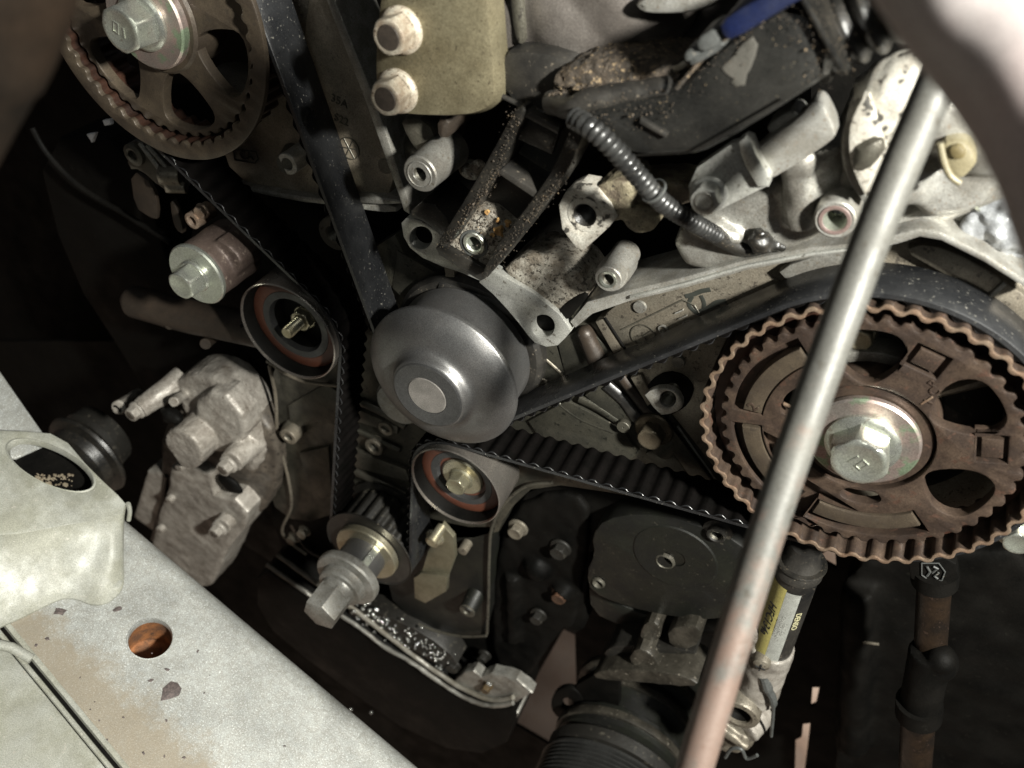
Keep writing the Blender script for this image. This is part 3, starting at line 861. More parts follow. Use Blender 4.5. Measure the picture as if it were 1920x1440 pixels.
# ================================================================ crankshaft
ck = thing('crankshaft_nose', 'pale steel crankshaft bolt with a hex end sticking out of a small black toothed gear', 'crankshaft', (CC[0], 0, CC[1]))
n2 = 20
add('gear', solid([gear_loop(CC, n2, .1, .0300, .0335, 8, .8)], -.004, -.034, .0006), DARK, ck, 40)
add('guide_disc', lathe(CC, [(.012, -.0045), (.0365, -.0030), (.0376, -.0020), (.0376, -.0034), (.034, -.005)], 96), BLACKP, ck)
add('guide_disc', lathe(CC, [(.034, -.034), (.040, -.034), (.040, -.036), (.02, -.036)], 64), DARK, ck)
add('washer', lathe(CC, [(.015, -.0028), (.015, .0028), (.0255, .0026), (.0262, .0016), (.0262, -.0028)], 72), ZINCY, ck)
add('shaft', lathe(CC, [(.0175, -.003), (.0175, .024), (.016, .025), (0, .025)], 64), STEEL, ck)
a = 1.22
kx, kz = CC[0] + .0178 * math.cos(a), CC[1] + .0178 * math.sin(a)
kb = bmesh.new()
bmesh.ops.create_cube(kb, size=1)
kb.transform(Matrix.Translation((kx, -.0135, kz)) @ Matrix.Rotation(-a + PI / 2, 4, 'Y') @ Matrix.Diagonal((.0055, .021, .004, 1)))
add('key', kb, ZINC, ck)
add('flange', lathe(CC, [(0, .022), (.0225, .022), (.0250, .0230), (.0255, .0245), (.0255, .0285), (.0245, .0300), (.0200, .0310), (.0185, .0312), (.0180, .0330), (.0180, .0372), (.0170, .0385), (.0140, .0392), (.0132, .0410), (.0132, .046), (0, .046)], 72), ALUL, ck)
hx = solid([[(CC[0] + (.0140 if k % 2 == 0 else .0140) * math.cos(k * PI / 3 + .55), CC[1] + .0140 * math.sin(k * PI / 3 + .55)) for k in range(6)]], .064, .043, .0014)
roughen(hx, .0002, 200)
add('hex_end', hx, ALUL, ck)

# ================================================================ dark bay around the engine
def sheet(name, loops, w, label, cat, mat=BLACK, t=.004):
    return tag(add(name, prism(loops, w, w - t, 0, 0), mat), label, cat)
sheet('backdrop_panel', [[(-60, 640), (2080, 640), (2080, 1640), (-60, 1640)],  # added black backdrop, openings cut where the floor shows
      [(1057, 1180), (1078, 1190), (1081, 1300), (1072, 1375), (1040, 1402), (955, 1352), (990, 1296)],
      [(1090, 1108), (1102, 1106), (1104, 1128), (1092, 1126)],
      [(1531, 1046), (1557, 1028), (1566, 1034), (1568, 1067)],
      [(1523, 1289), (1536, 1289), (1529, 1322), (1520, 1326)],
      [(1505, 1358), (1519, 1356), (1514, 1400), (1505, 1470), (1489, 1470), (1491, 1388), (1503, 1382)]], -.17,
      'added black backdrop panel low behind the engine, with gaps showing the pale floor', 'panel')
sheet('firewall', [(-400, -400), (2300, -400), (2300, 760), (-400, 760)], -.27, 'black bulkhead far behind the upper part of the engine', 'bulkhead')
tabm = thing('bracket_tab', 'small black tab with a round hole, in front of the gap showing pinkish floor', 'bracket', P(1063, 1320, -.05))
add('tab', prism([circle((1063, 1320), 30, 32), circle((1063, 1320), 11, 20)], -.05, -.055, .0006, 0), BLACK, tabm)
add('arm', prism([(1080, 1285), (1160, 1240), (1160, 1420), (1078, 1352)], -.051, -.058, .0006, 0), BLACK, tabm)

# ================================================================ gold engine mount bracket
gb = thing('engine_mount_bracket', 'gold passivated steel bracket with two pale dirty hex bolts, hanging in from the top', 'bracket', P(810, 100, .03))
add('bracket', prism([(735, -90), (712, -60), (697, 60), (695, 140), (700, 195), (722, 215), (765, 224), (870, 226), (915, 213), (931, 188), (926, 120), (908, -80)], .016, .002, .0058, 2), GOLD, gb)
for c in ((754, 56), (747, 170)):
    bq = add('bolt', hexhead(XZ(c[0], c[1], .016), .016, .0100, .0026, .0083, .0115, True, .6), BOLTC, gb)
    add('bolt_face', lathe(XZ(c[0], c[1], .016), [(0, .0276), (.0050, .0277), (.0054, .0274)], 28), BOLTF, bq)
add('bracket_leg', prism([(745, 220), (800, 222), (830, 290), (790, 300), (760, 260)], -.01, -.04, .003), ALUD, gb)
add('bracket_leg', prism([(815, 222), (842, 222), (840, 262), (818, 262)], .0, -.03, .003), BROWNT, gb)
lb = thing('cast_boss', 'dirty grey round boss with a threaded hole, just below the gold bracket', 'boss', P(787, 327, .0))
boss(lb, (787, 327), .012, -.020, .0092, .0036, ALU, True, 'boss', None, .0100)
add('recess_ring', lathe(XZ(787, 327, .012), [(.0036, .0122), (.0060, .0122), (.0064, .0126), (.0068, .0122)], 40), ALUL, lb)
add('arm', seg_tube(P(812, 310, -.02), P(760, 250, -.05), .007, .010), ALUD, lb)
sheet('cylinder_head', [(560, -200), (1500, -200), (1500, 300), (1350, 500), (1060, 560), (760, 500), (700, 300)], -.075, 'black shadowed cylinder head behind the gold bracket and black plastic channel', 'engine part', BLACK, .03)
gl = thing('dirty_lug', 'small dirt speckled lug glinting in the dark below the gold bracket', 'lug', P(885, 317, -.03))
add('lug', cast([ball(P(885, 318, -.03), (.007, .008, .004)), ball(P(897, 312, -.03), .004)], .0008, 3), DIRTY, gl)

# ================================================================ machined bracket across the middle
mb = thing('idler_bracket', 'pale machined bracket with a round hole in each ear, above the domed pulley', 'bracket', P(910, 520, .0))
for hx_ in ((789, 446), (1018, 612)):
    add('bore', lathe(XZ(hx_[0], hx_[1], -.020), [(0, -.0205), (.0075, -.0205), (.0075, -.026)], 24), BLACK, mb)  # black discs added behind the ear holes to paint them dark
add('ear', prism([[(752, 418), (762, 408), (790, 414), (830, 440), (822, 464), (895, 503), (906, 512), (902, 528), (865, 512), (828, 500), (792, 484), (768, 465), (756, 444)], circle((789, 446), 21, 28)], -.013, -.020, .0006, 0), PLATE, mb)
add('ear', prism([[(905, 500), (922, 506), (1000, 550), (1050, 590), (1066, 612), (1070, 622), (1060, 634), (1046, 648), (1024, 651), (1002, 643), (990, 630), (972, 606), (950, 580), (924, 552), (898, 530)], circle((1018, 612), 21.5, 32)], -.013, -.020, .0006, 0), PLATE, mb)
bd_ = prism([(936, 512), (970, 482), (1010, 478), (1075, 500), (1108, 540), (1098, 562), (1080, 575), (1062, 592), (1050, 588)], -.016, -.044, .002)
add('cast_body', roughen(subdivide(bd_, .004, 3), .0007, 220), PIT, mb)
add('web', prism([(760, 404), (800, 370), (850, 420), (832, 450), (800, 418)], -.010, -.04, .001), BLACKD, mb)
add('split_line', prism([(1043, 588), (1058, 570), (1092, 548), (1104, 556), (1080, 582), (1064, 604)], -.015, -.020, .001), BLACK, mb)

# ================================================================ black plastic channel (ladder) and duct
ch = thing('cable_channel', 'black plastic ladder-shaped cable channel with an open tray, standing on the pale machined bracket', 'cable channel', P(950, 350, .02))
WC = .015
add('rail', prism([(955, 225), (968, 204), (980, 200), (986, 212), (940, 318), (884, 396), (852, 444), (838, 466), (818, 457), (838, 428), (898, 330)], WC, -.007, .0008), BLACKD, ch)
add('rail', prism([(1072, 236), (1088, 226), (1100, 240), (1060, 330), (1020, 388), (962, 462), (914, 522), (900, 514), (944, 444), (1000, 372), (1036, 318)], WC, -.007, .0008), BLACKD, ch)
add('rung', prism([(928, 322), (940, 318), (1014, 364), (1008, 376)], WC - .001, -.005, .0006, 0), BLACKP, ch)
add('rung', prism([(982, 204), (1050, 240), (1046, 252), (976, 216)], WC - .002, -.001, .0006, 0), BLACKP, ch)
add('tray_panel', prism([(976, 214), (1050, 246), (1034, 290), (960, 256)], WC - .006, WC - .009, .0004, 0), BLACKD, ch)
add('floor', prism([(968, 200), (1095, 225), (1020, 390), (914, 520), (826, 462), (900, 330)], -.007, -.011, 0, 0), BLACKP, ch)
bp = prism([[(862, 424), (886, 392), (920, 398), (968, 438), (912, 514), (828, 464)], circle((889, 457), 17, 24)], .003, -.007, .0008, 0)
add('base', roughen(subdivide(bp, .003, 2), .0003, 400), PIT, ch)
add('bushing', lathe(XZ(889, 457, .004), [(.0038, -.005), (.0038, .0038), (.0044, .0046), (.0058, .0046), (.0062, .004), (.0062, -.005)], 36), ZINC, ch)
add('bushing_seat', lathe(XZ(889, 457, .003), [(.0060, .0036), (.0076, .0036), (.0078, .003), (.0078, -.003)], 36), GREYP, ch)
add('front_lip', prism([(826, 458), (836, 462), (910, 505), (908, 524), (900, 528), (822, 478), (816, 466)], .006, -.005, .001, 0), BLACKD, ch)
random.seed(3)
for x, y, r, lab in ((936, 432, .0026, 'largest yellow leaf crumb, in the middle of the black channel tray'), (952, 418, .0015, 'brown leaf crumb against the rail of the black channel tray'), (913, 398, .0012, 'pale leaf crumb at the top of the tray, farthest from the bushing'), (933, 412, .0010, 'small yellow leaf crumb just above the largest crumb in the tray'), (924, 440, .0012, 'tan leaf crumb just beside the bushing in the black tray')):
    bb = ball(P(x, y, .0045), (r, r * .6, r * 1.25), 2)
    roughen(bb, r * .9, 600)
    o = add('dry_leaf_bit', bb, BIT)
    tag(o, lab, 'leaf crumb', 'leaf crumbs in the tray')

du = thing('harness_duct', 'long black plastic harness duct with a dirt-caked top, running up beside the blue connector', 'duct', P(1300, 200, .01))
dfp = [(1078, 225), (1098, 190), (1180, 184), (1265, 174), (1352, 82), (1500, -8), (1576, 130), (1468, 204), (1330, 287), (1285, 300), (1205, 300), (1150, 284), (1108, 250)]
add('duct_body', prism(dfp, .028, -.022, .0055, 1), DUCTP, du)
add('top_ridge', roughen(tube(spline([P(1030, 190, .016), P(1075, 202, .024), P(1110, 186, .024), P(1185, 176, .022), P(1262, 166, .02)], 8), [.003] + [.0048] * 31 + [.003], 14), .0008, 150), BLACKP, du)
add('end_rim', prism([(1490, -14), (1504, -18), (1584, 128), (1572, 136)], .031, -.022, .001, 0), BLACKD, du)
add('upper_lip', tube(spline([P(1268, 166, .029), P(1350, 80, .029), P(1496, -8, .029)], 8), .0008, 8), DIRT, du)
add('seam', tube([P(1180, 292, .0282), P(1290, 286, .0282), P(1465, 186, .0282)], .0005, 6), BLACK, du)
add('latch', prism([(1200, 222), (1252, 252), (1248, 260), (1198, 232)], .0305, .026, .0006, 0), BLACKP, du)
add('dust_patch', roughen(subdivide(prism([(1352, 128), (1376, 104), (1392, 82), (1410, 70), (1421, 84), (1416, 106), (1408, 128), (1400, 140), (1396, 160), (1380, 162), (1370, 156), (1374, 148), (1360, 138)], .0284, .027, .0002, 0), .003), .0001, 300), M('dust', (.05, .048, .04), 0, .7, (.05, .046, .038), .5, 120, None, bump=.3), du)
dk = thing('plastic_shield', 'black plastic shield plate left of the dirt-caked duct top', 'shield', P(990, 160, .0))
add('shield', prism([(930, 100), (1010, 95), (1075, 120), (1100, 200), (1040, 232), (940, 182)], .006, -.03, .002), BLACKP, dk)
add('edge', tube([P(942, 180, .0075), P(990, 204, .0075), P(1042, 214, .0075)], .0011, 8), BLACKP, dk)
random.seed(11)
it = []
for i in range(2600):
    t = random.random()
    fx = 1040 + 235 * t; fy = 172 - 4 * math.sin(t * 3) + 6 * (t < .15)
    dep = random.random() ** .8
    px, py = fx + 40 * dep - 10, fy - 46 * dep * (1 - .2 * abs(2 * t - 1))
    p = P(px, py, .022 - .040 * dep)
    r = random.uniform(.0003, .0009) * (1.7 if random.random() < .08 else 1)
    it.append((p, (r * random.uniform(.5, 1.7), r * random.uniform(.4, 1), r * random.uniform(.4, 1))))
bm = grains(it)
tag(add('dirt', bm, DIRT), 'loose brown grit and dry dirt heaped on top of the black duct', 'dirt', None, 'stuff')
md = roughen(subdivide(prism([(1036, 176), (1030, 150), (1060, 126), (1120, 114), (1200, 118), (1282, 130), (1272, 168), (1180, 178), (1100, 184)], .014, -.024, .004, 1), .0018, 5), .0011, 240, .0005, 700)
tag(add('dirt_mound', md, DIRT), 'caked brown dirt bank along the back of the black duct', 'dirt', None, 'stuff')

grime('grit', [[P(966, 206, .016), P(930, 325, .016), P(880, 398, .016), P(832, 460, .016)], [P(1088, 232, .016), P(1056, 332, .016), P(1000, 400, .016), P(910, 518, .016)]], 420, .0016, .00012, .00035, ch, DIRT, 5)
grime('grit', [[P(870, 415, .0035), P(930, 420, .0035), P(900, 470, .0035)], [P(840, 460, .0035), P(905, 500, .0035), P(950, 440, .0035)]], 260, .0035, .00014, .0005, ch, DIRT, 6)
grime('grit', [[P(1110, 215, .0285), P(1180, 205, .0285), P(1260, 190, .0285)], [P(1500, 10, .0285), P(1540, 80, .0285), P(1560, 130, .0285)], [P(1290, 160, .0285), P(1400, 60, .0285), P(1470, 20, .0285)]], 260, .004, .00012, .00035, du, DIRT, 7)
0 and grime('grit', [[P(945, 515, -.0025), P(1000, 495, -.0025), P(1085, 520, -.0025)], [P(980, 530, -.0025), P(1040, 550, -.0025), P(1070, 575, -.0025)]], 110, .003, .0003, .0009, mb, BLACKD, 8)
# corrugated end hose, connectors, loom
def corr(pts, r, pitch, dr, seg=20, n=10):
    sp_ = spline(pts, 4)
    L_ = [0]
    for a, b in zip(sp_, sp_[1:]): L_.append(L_[-1] + (b - a).length)
    tot = L_[-1]; k = int(tot / pitch * 8)
    out, rad = [], []
    j = 0
    for i in range(k + 1):
        s = tot * i / k
        while j < len(L_) - 2 and L_[j + 1] < s: j += 1
        f = (s - L_[j]) / max(1e-9, L_[j + 1] - L_[j])
        out.append(sp_[j].lerp(sp_[j + 1], f)); 
        q = .5 + .5 * math.cos(2 * PI * s / pitch)
        rr = r if not callable(r) else r(s / tot)
        rad.append(rr - dr + dr * q ** .6)
    return tube(out, rad, seg)
ho = thing('corrugated_hose', 'fat dirty corrugated black hose leaving the top end of the harness duct', 'hose', P(1600, 50, .0))
add('hose', corr([P(1520, 85, -.002), P(1600, 40, -.002), P(1700, -10, -.002), P(1800, -60, -.002)], .0155, .0075, .0030, 28), BLACKD, ho)
wl = thing('wire_loom', 'thin corrugated wire loom curving down from the duct to the speckled threaded lug', 'wire loom', P(1200, 330, .02))
add('loom', corr([P(1078, 222, .030), P(1108, 240, .034), P(1150, 278, .034), P(1195, 328, .030), P(1240, 378, .022), P(1292, 412, .010), P(1345, 442, -.006)], lambda t: .0046 - .0006 * t, .0029, .0007, 16), M('loom_plastic', (.0105, .0105, .0105), 0, .32, (.024, .024, .023), .4, 45, (.09, .085, .075), .2, 600, .15), wl)
add('tape', tube(spline([P(1330, 432, -.004), P(1360, 452, -.01), P(1400, 466, -.016), P(1450, 458, -.02)], 6), .0038, 12), BLACKD, wl)
add('clip_ring', orient(lathe((0, 0), [(.0050, -.0006), (.0056, -.0006), (.0056, .0006), (.0050, .0006)], 32), P(1226, 358, .0262), P(1240, 378, .022) - P(1195, 328, .030)), GREYP, wl)
knot = cast([ball(P(1425, 452, -.012), .005), seg_tube(P(1410, 440, -.010), P(1440, 470, -.012), .003), seg_tube(P(1426, 432, -.010), P(1418, 470, -.012), .0025), seg_tube(P(1425, 452, -.012), P(1470, 462, -.016), .0028)], .0008, 3, .0008, 300)
tag(add('harness_knot', knot, BLACKD), 'dirty black taped harness knot at the lower end of the wire loom', 'wire knot')
bl = thing('sensor_connector', 'blue and grey plastic electrical connector lying along the top of the black duct', 'connector', P(1400, 40, .02))
add('blue_housing', prism([(1345, 42), (1402, 4), (1500, -40), (1520, -10), (1462, 24), (1372, 80), (1352, 72)], .036, .014, .0025), BLUE, bl)
add('grey_housing', prism([(1302, 74), (1344, 48), (1358, 80), (1312, 104)], .034, .016, .0015), GREYP, bl)
add('grey_plug', prism([(1280, 100), (1304, 84), (1318, 100), (1286, 122)], .032, .018, .0012), GREYP, bl)
add('grey_plug', prism([(1290, 112), (1350, 76), (1362, 88), (1296, 128)], .031, .016, .0012), GREYP, bl)
add('wire', tube(spline([P(1286, 118, .012), P(1270, 128, .012), P(1245, 130, .008)], 5), .0012, 8), M('wire_white', (.5, .48, .42), 0, .5, (.3, .26, .2), .5, 200), bl)

# ================================================================ intake casting at the top
im = thing('intake_casting', 'grey purple rounded intake casting with a bright machined flange at the top edge', 'intake', P(1100, 20, -.03))
add('body', cast([ball(P(1090, 10, -.035), (.036, .032, .026)), ball(P(1000, 15, -.035), (.022, .03, .028)), ball(P(1170, -30, -.035), (.034, .03, .03)), seg_tube(P(960, -60, -.035), P(1000, 60, -.035), .013), ball(P(1040, -80, -.04), (.05, .03, .03))], .002, 6, .0005, 120), INTAKE, im)
add('flange', prism([(1185, 8), (1230, -18), (1360, -40), (1350, 10), (1290, 28), (1230, 30), (1200, 26)], .000, -.03, .003), ALUL, im)
add('flange', prism([(952, -30), (975, -20), (986, 70), (972, 90), (960, 60)], -.004, -.03, .002), ALUD, im)
vv = thing('hose_dark', 'black rubber hose in shadow right of the grey intake casting', 'hose', P(1290, 80, -.05))
vv.name = 'rubber_hose'
add('hose', tube(spline([P(1190, 130, -.06), P(1240, 70, -.05), P(1340, 40, -.05), P(1420, -40, -.05)], 6), .014, 16), BLACKP, vv)

# ================================================================ speckled threaded lug and arm
tl = thing('threaded_lug', 'dirt speckled pale casting lug with a large threaded hole, under the wire loom', 'lug', P(1095, 405, .0))
add('lug_face', prism([[(1047, 385), (1060, 360), (1083, 350), (1120, 357), (1142, 385), (1155, 410), (1140, 428), (1094, 470), (1080, 466), (1053, 430)], circle((1097, 403), 24, 32)], .0, -.014, .0008, 0), FLAKE, tl)
add('thread', screw_hole(XZ(1097, 403, -.001), -.001, .0058, .016, .0016), BLACKD, tl)
ring = lathe(XZ(1097, 403, .0), [(.0058, .0002), (.0080, .0003), (.0086, .0002)], 40)
add('worn_seat', ring, FLAKE, tl)
arm = cast([prism([(1110, 352), (1150, 335), (1190, 345), (1185, 385), (1160, 420), (1135, 410)], -.003, -.03, .001), prism([(1165, 345), (1290, 340), (1310, 375), (1260, 395), (1180, 380)], -.012, -.035, .001), prism([(1160, 405), (1200, 385), (1238, 420), (1215, 440), (1180, 436)], -.003, -.02, .001)], .0012, 4, .0006, 200)
add('arm', arm, GRIMY, tl)

# ================================================================ clamp bracket with bolt
cb = thing('harness_clamp', 'pale grey metal clamp bracket held by one flanged bolt, below the black duct', 'clamp', P(1420, 300, .01))
add('base_plate', prism([(1290, 350), (1306, 314), (1368, 272), (1396, 266), (1412, 300), (1440, 338), (1434, 352), (1350, 394), (1318, 404), (1296, 388)], .012, .006, .0007, 0), PLATE, cb)
add('fold', prism([(1384, 266), (1396, 258), (1408, 262), (1420, 292), (1444, 334), (1440, 352), (1420, 352), (1396, 312), (1388, 290)], .0150, .008, .0012, 0), PLATE, cb)
st = prism([(1398, 300), (1440, 262), (1500, 220), (1522, 192), (1536, 190), (1548, 205), (1568, 250), (1560, 264), (1500, 305), (1436, 342), (1418, 330)], .010, -.002, .0008, 1)
add('strap', st, ALUL, cb)
add('tongue', prism([(1436, 236), (1478, 206), (1498, 210), (1504, 222), (1452, 254), (1440, 250)], .003, -.010, .0015), PLATE, cb)
bc = XZ(1330, 362, .012)
add('bolt', hexhead(bc, .012, .0078, .002, .0064, .0085, False, .3), PLATE, cb)
add('bolt_ring', lathe(bc, [(.0030, .0206), (.0033, .0209), (.0040, .0209), (.0043, .0206)], 28), ALU, cb)
gc = thing('head_casting', 'grey sand-cast cylinder head area between the clamp bracket and light cover lip', 'engine part', P(1440, 400, -.03))
add('casting', cast([prism([(1250, 440), (1330, 392), (1450, 345), (1510, 310), (1550, 340), (1560, 430), (1500, 470), (1400, 486), (1290, 520)], -.014, -.05, .004), seg_tube(P(1500, 300, -.012), P(1502, 425, -.012), .0075, .0065), ball(P(1500, 300, -.012), .009), prism([(1280, 420), (1330, 410), (1395, 450), (1380, 470), (1300, 450)], -.008, -.04, .003), seg_tube(P(1545, 260, -.02), P(1540, 350, -.02), .011)], .0014, 5, .0007, 160), ALU, gc)
cb2 = thing('cast_boss', 'light grey round boss with a pinkish ring and shiny bore, beside the steel bar', 'boss', P(1565, 413, -.01))
c_ = XZ(1565, 413, .0)
add('boss', lathe(c_, [(.0048, -.012), (.0048, -.0005), (.0075, .0), (.0082, -.0006), (.0086, -.002), (.0090, -.030)], 48), ALUL, cb2)
add('ring', lathe(c_, [(.0047, .0001), (.0050, .0004), (.0062, .0004), (.0065, .0001)], 48), PINKR, cb2)
add('bore', lathe(c_, [(.0047, .0), (.0036, -.004), (.0030, -.012), (0, -.013)], 32), ZINC, cb2)

# ================================================================ right bank head and cam covers
rh = thing('cylinder_head', 'bright dirty aluminium cylinder head with arched cam cap behind the steel bar', 'engine part', P(1700, 280, -.02))
add('head_body', cast([prism([(1560, 230), (1640, 150), (1860, 150), (2000, 320), (1960, 520), (1780, 440), (1690, 440), (1600, 450), (1560, 380)], -.030, -.07, .004), prism([(1690, 240), (1840, 220), (1900, 330), (1840, 400), (1720, 420), (1700, 330)], -.016, -.05, .004), ball(P(1760, 200, -.02), .018), ball(P(1700, 330, -.02), .012), seg_tube(P(1600, 250, -.022), P(1612, 340, -.022), .010, .011), ball(P(1860, 250, -.02), .016)], .0018, 5, .001, 150), ALUL, rh)
add('cam_cap', prism([(1623, 174), (1600, 213), (1590, 250), (1592, 300), (1606, 340), (1626, 376), (1645, 366), (1664, 300), (1652, 250), (1640, 212)], .004, -.004, .001), FLAKE, rh)
add('cap_band', prism([(1618, 172), (1592, 210), (1574, 245), (1574, 305), (1592, 350), (1622, 392), (1640, 380), (1606, 335), (1596, 280), (1600, 230)], -.003, -.03, .003), ALU, rh)
add('cap_hole', roughen(ball(P(1628, 285, .003), (.005, .004, .008), 2), .001, 300), ALUD, rh)
add('seal_shell', cast([ball(P(1682, 190, -.012), (.016, .014, .020)), seg_tube(P(1665, 130, -.016), P(1700, 270, -.016), .013)], .0014, 5, .0008, 180), FLAKE, rh)
pp = thing('coolant_pipe', 'light grey metal pipe with a thin wire ring, under the cream plastic clip', 'pipe', P(1780, 380, .0))
add('pipe', tube(spline([P(1690, 420, -.03), P(1760, 392, -.03), P(1850, 355, -.03), P(1960, 320, -.03)], 6), .0062, 18), ALUL, pp)
add('wire_ring', orient(lathe((0, 0), [(.0063, -.0005), (.0072, -.0005), (.0072, .0005), (.0063, .0005)], 32), P(1826, 366, -.03), P(1850, 355, -.03) - P(1760, 392, -.03)), ZINC, pp)
cc = thing('plastic_clip', 'cream plastic clip on the bright cylinder head right of the steel bar', 'clip', P(1795, 300, .0))
add('clip', prism([(1764, 266), (1800, 262), (1822, 276), (1832, 304), (1824, 318), (1802, 340), (1780, 330), (1768, 300)], .002, -.014, .002), CREAM, cc)
add('rim', tube(spline([P(1762, 268, .002), P(1770, 304, .002), P(1782, 330, .002), P(1800, 344, .002)], 6), .0013, 10), CREAM, cc)
add('inner', prism([(1778, 276), (1800, 270), (1812, 286), (1806, 300), (1784, 300)], .0035, .001, .001), M('amber_plastic', (.13, .105, .05), 0, .5, (.09, .07, .03), .5, 90), cc)
fm = roughen(ball(P(1885, 430, -.028), (.016, .006, .014), 5), .0050, 95, .0016, 260)
tag(add('plastic_film', fm, FILM, None, 20), 'crumpled shiny clear plastic film behind the end of the light cover lip', 'plastic film')

# ================================================================ left side: capped cylinder, tube, small brackets
lbs = thing('cast_boss', 'white-topped round boss with a threaded hole, on the light cover lip', 'boss', P(1140, 524, -.005))
boss(lbs, (1140, 524), -.002, -.03, .0070, .0032, ALUL, True, 'boss', None, .0072)
add('washer_ring', lathe(XZ(1140, 524, -.002), [(.0031, -.0018), (.0044, -.0014), (.0046, -.0020)], 32), ZINC, lbs)
add('white_dome', cast([seg_tube(P(1146, 517, -.008), P(1168, 490, -.03), .0082)], .0009, 4, .0003, 200), ALUL, lbs)
sc_ = thing('hydraulic_tensioner', 'short brown cylinder capped by a zinc disc washer and a hex bolt', 'tensioner', P(366, 517, .0))
c_ = XZ(366, 517, .010)
add('cylinder', cast([lathe(c_, [(0, .006), (.0195, .006), (.0200, -.03), (0, -.03)], 40), prism([(395, 440), (440, 470), (455, 500), (430, 540), (400, 530)], -.004, -.028, .001)], .0014, 3, .0004, 120), M('brown_cast', (.12, .09, .075), .35, .5, (.07, .05, .042), .5, 60, (.2, .16, .13), .25, 300, .5, 700), sc_)
add('washer', lathe(c_, [(0, .006), (.0200, .006), (.0207, .007), (.0207, .0088), (.0198, .0098), (0, .0100)], 72), ZINC, sc_)
add('bolt', hexhead(c_, .010, .0108, .0022, .0100, .0135, True, .9), ZINC, sc_)
tb = thing('water_pipe', 'dull brown pipe stub in shadow under the zinc-capped cylinder', 'pipe', P(340, 580, -.03))
add('pipe', tube(spline([P(250, 566, -.03), P(262, 568, -.03), P(350, 592, -.03), P(420, 606, -.03), P(520, 626, -.03)], 6), [.004, .0075, .0098, .0112, .0122] + [.0125] * 20, 24), BROWNT, tb)
add('lug', cast([seg_tube(P(325, 600, -.022), P(345, 585, -.035), .006), ball(P(318, 608, -.022), .004)], .0009, 3), BROWNT, tb)
add('hole_rim', lathe(XZ(455, 615, -.020), [(0, -.0205), (.002, -.0200), (.0028, -.0205)], 16), BLACK, tb)
add('lug', seg_tube(P(385, 645, -.02), P(400, 632, -.035), .004), BROWNT, tb)
sb = thing('stay_bracket', 'thin greasy stay bracket with a bushing, under the flange of the tan sprocket', 'bracket', P(280, 320, -.04))
add('bushing', lathe(XZ(247, 292, -.03), [(.0035, -.034), (.0035, -.0305), (.005, -.030), (.0075, -.031), (.0080, -.05), (0, -.05)], 32), ALUD, sb)
add('stay', prism([(236, 270), (256, 262), (280, 276), (345, 350), (332, 366), (300, 352), (262, 318), (240, 318)], -.034, -.042, .001), ALUD, sb)
add('stay_edge', tube([P(262, 268, -.032), P(300, 318, -.032)], .0016, 8), ALUL, sb)
add('stay_edge', tube([P(276, 272, -.032), P(312, 314, -.032)], .0014, 8), ALU, sb)
add('clip', cast([seg_tube(P(300, 328, -.03), P(340, 330, -.035), .006), seg_tube(P(312, 350, -.03), P(350, 352, -.035), .004)], .0009, 3), ALUM, sb)
add('rusty_tab', prism([(243, 318), (288, 345), (297, 412), (280, 408), (252, 388)], -.040, -.043, .0006), BROWNT, sb)
add('rusty_tab', prism([(318, 370), (334, 398), (345, 440), (330, 432), (322, 410)], -.036, -.040, .0006), BROWNT, sb)
nb_ = thing('hose_fitting', 'pair of small brassy round fittings above the zinc-capped cylinder', 'fitting', P(365, 408, -.02))
BRASS = M('brassy', (.42, .33, .26), .6, .38, (.25, .18, .13), .5, 120)
add('ring', lathe(XZ(359, 415, -.018), [(.0030, -.03), (.0030, -.0185), (.0038, -.018), (.0056, -.0185), (.0060, -.035)], 28), BRASS, nb_)
add('plug', hexhead(XZ(377, 397, -.022), -.024, .0052, .0015, .0045, .0045, True, .3), BRASS, nb_)
cabl = tube(spline([P(60, 240, -.06), P(90, 290, -.06), P(150, 350, -.06), P(240, 405, -.06), P(320, 455, -.06)], 8), .0022, 10)
tag(add('cable', cabl, BLACK), 'thin black cable sagging through the dark left of the tan sprocket', 'cable')
for q, lab in (([(192, 226), (205, 224), (208, 234), (196, 236)], 'upper of two tiny white chips glinting in the dark under the tan sprocket'), ([(162, 252), (178, 250), (172, 268)], 'lower of two tiny white chips glinting in the dark under the tan sprocket')):
    tag(add('glint_tab', prism(q, -.05, -.053, .0003, 0), M('white_tab', (.6, .6, .62), 0, .5)), lab, 'tab')

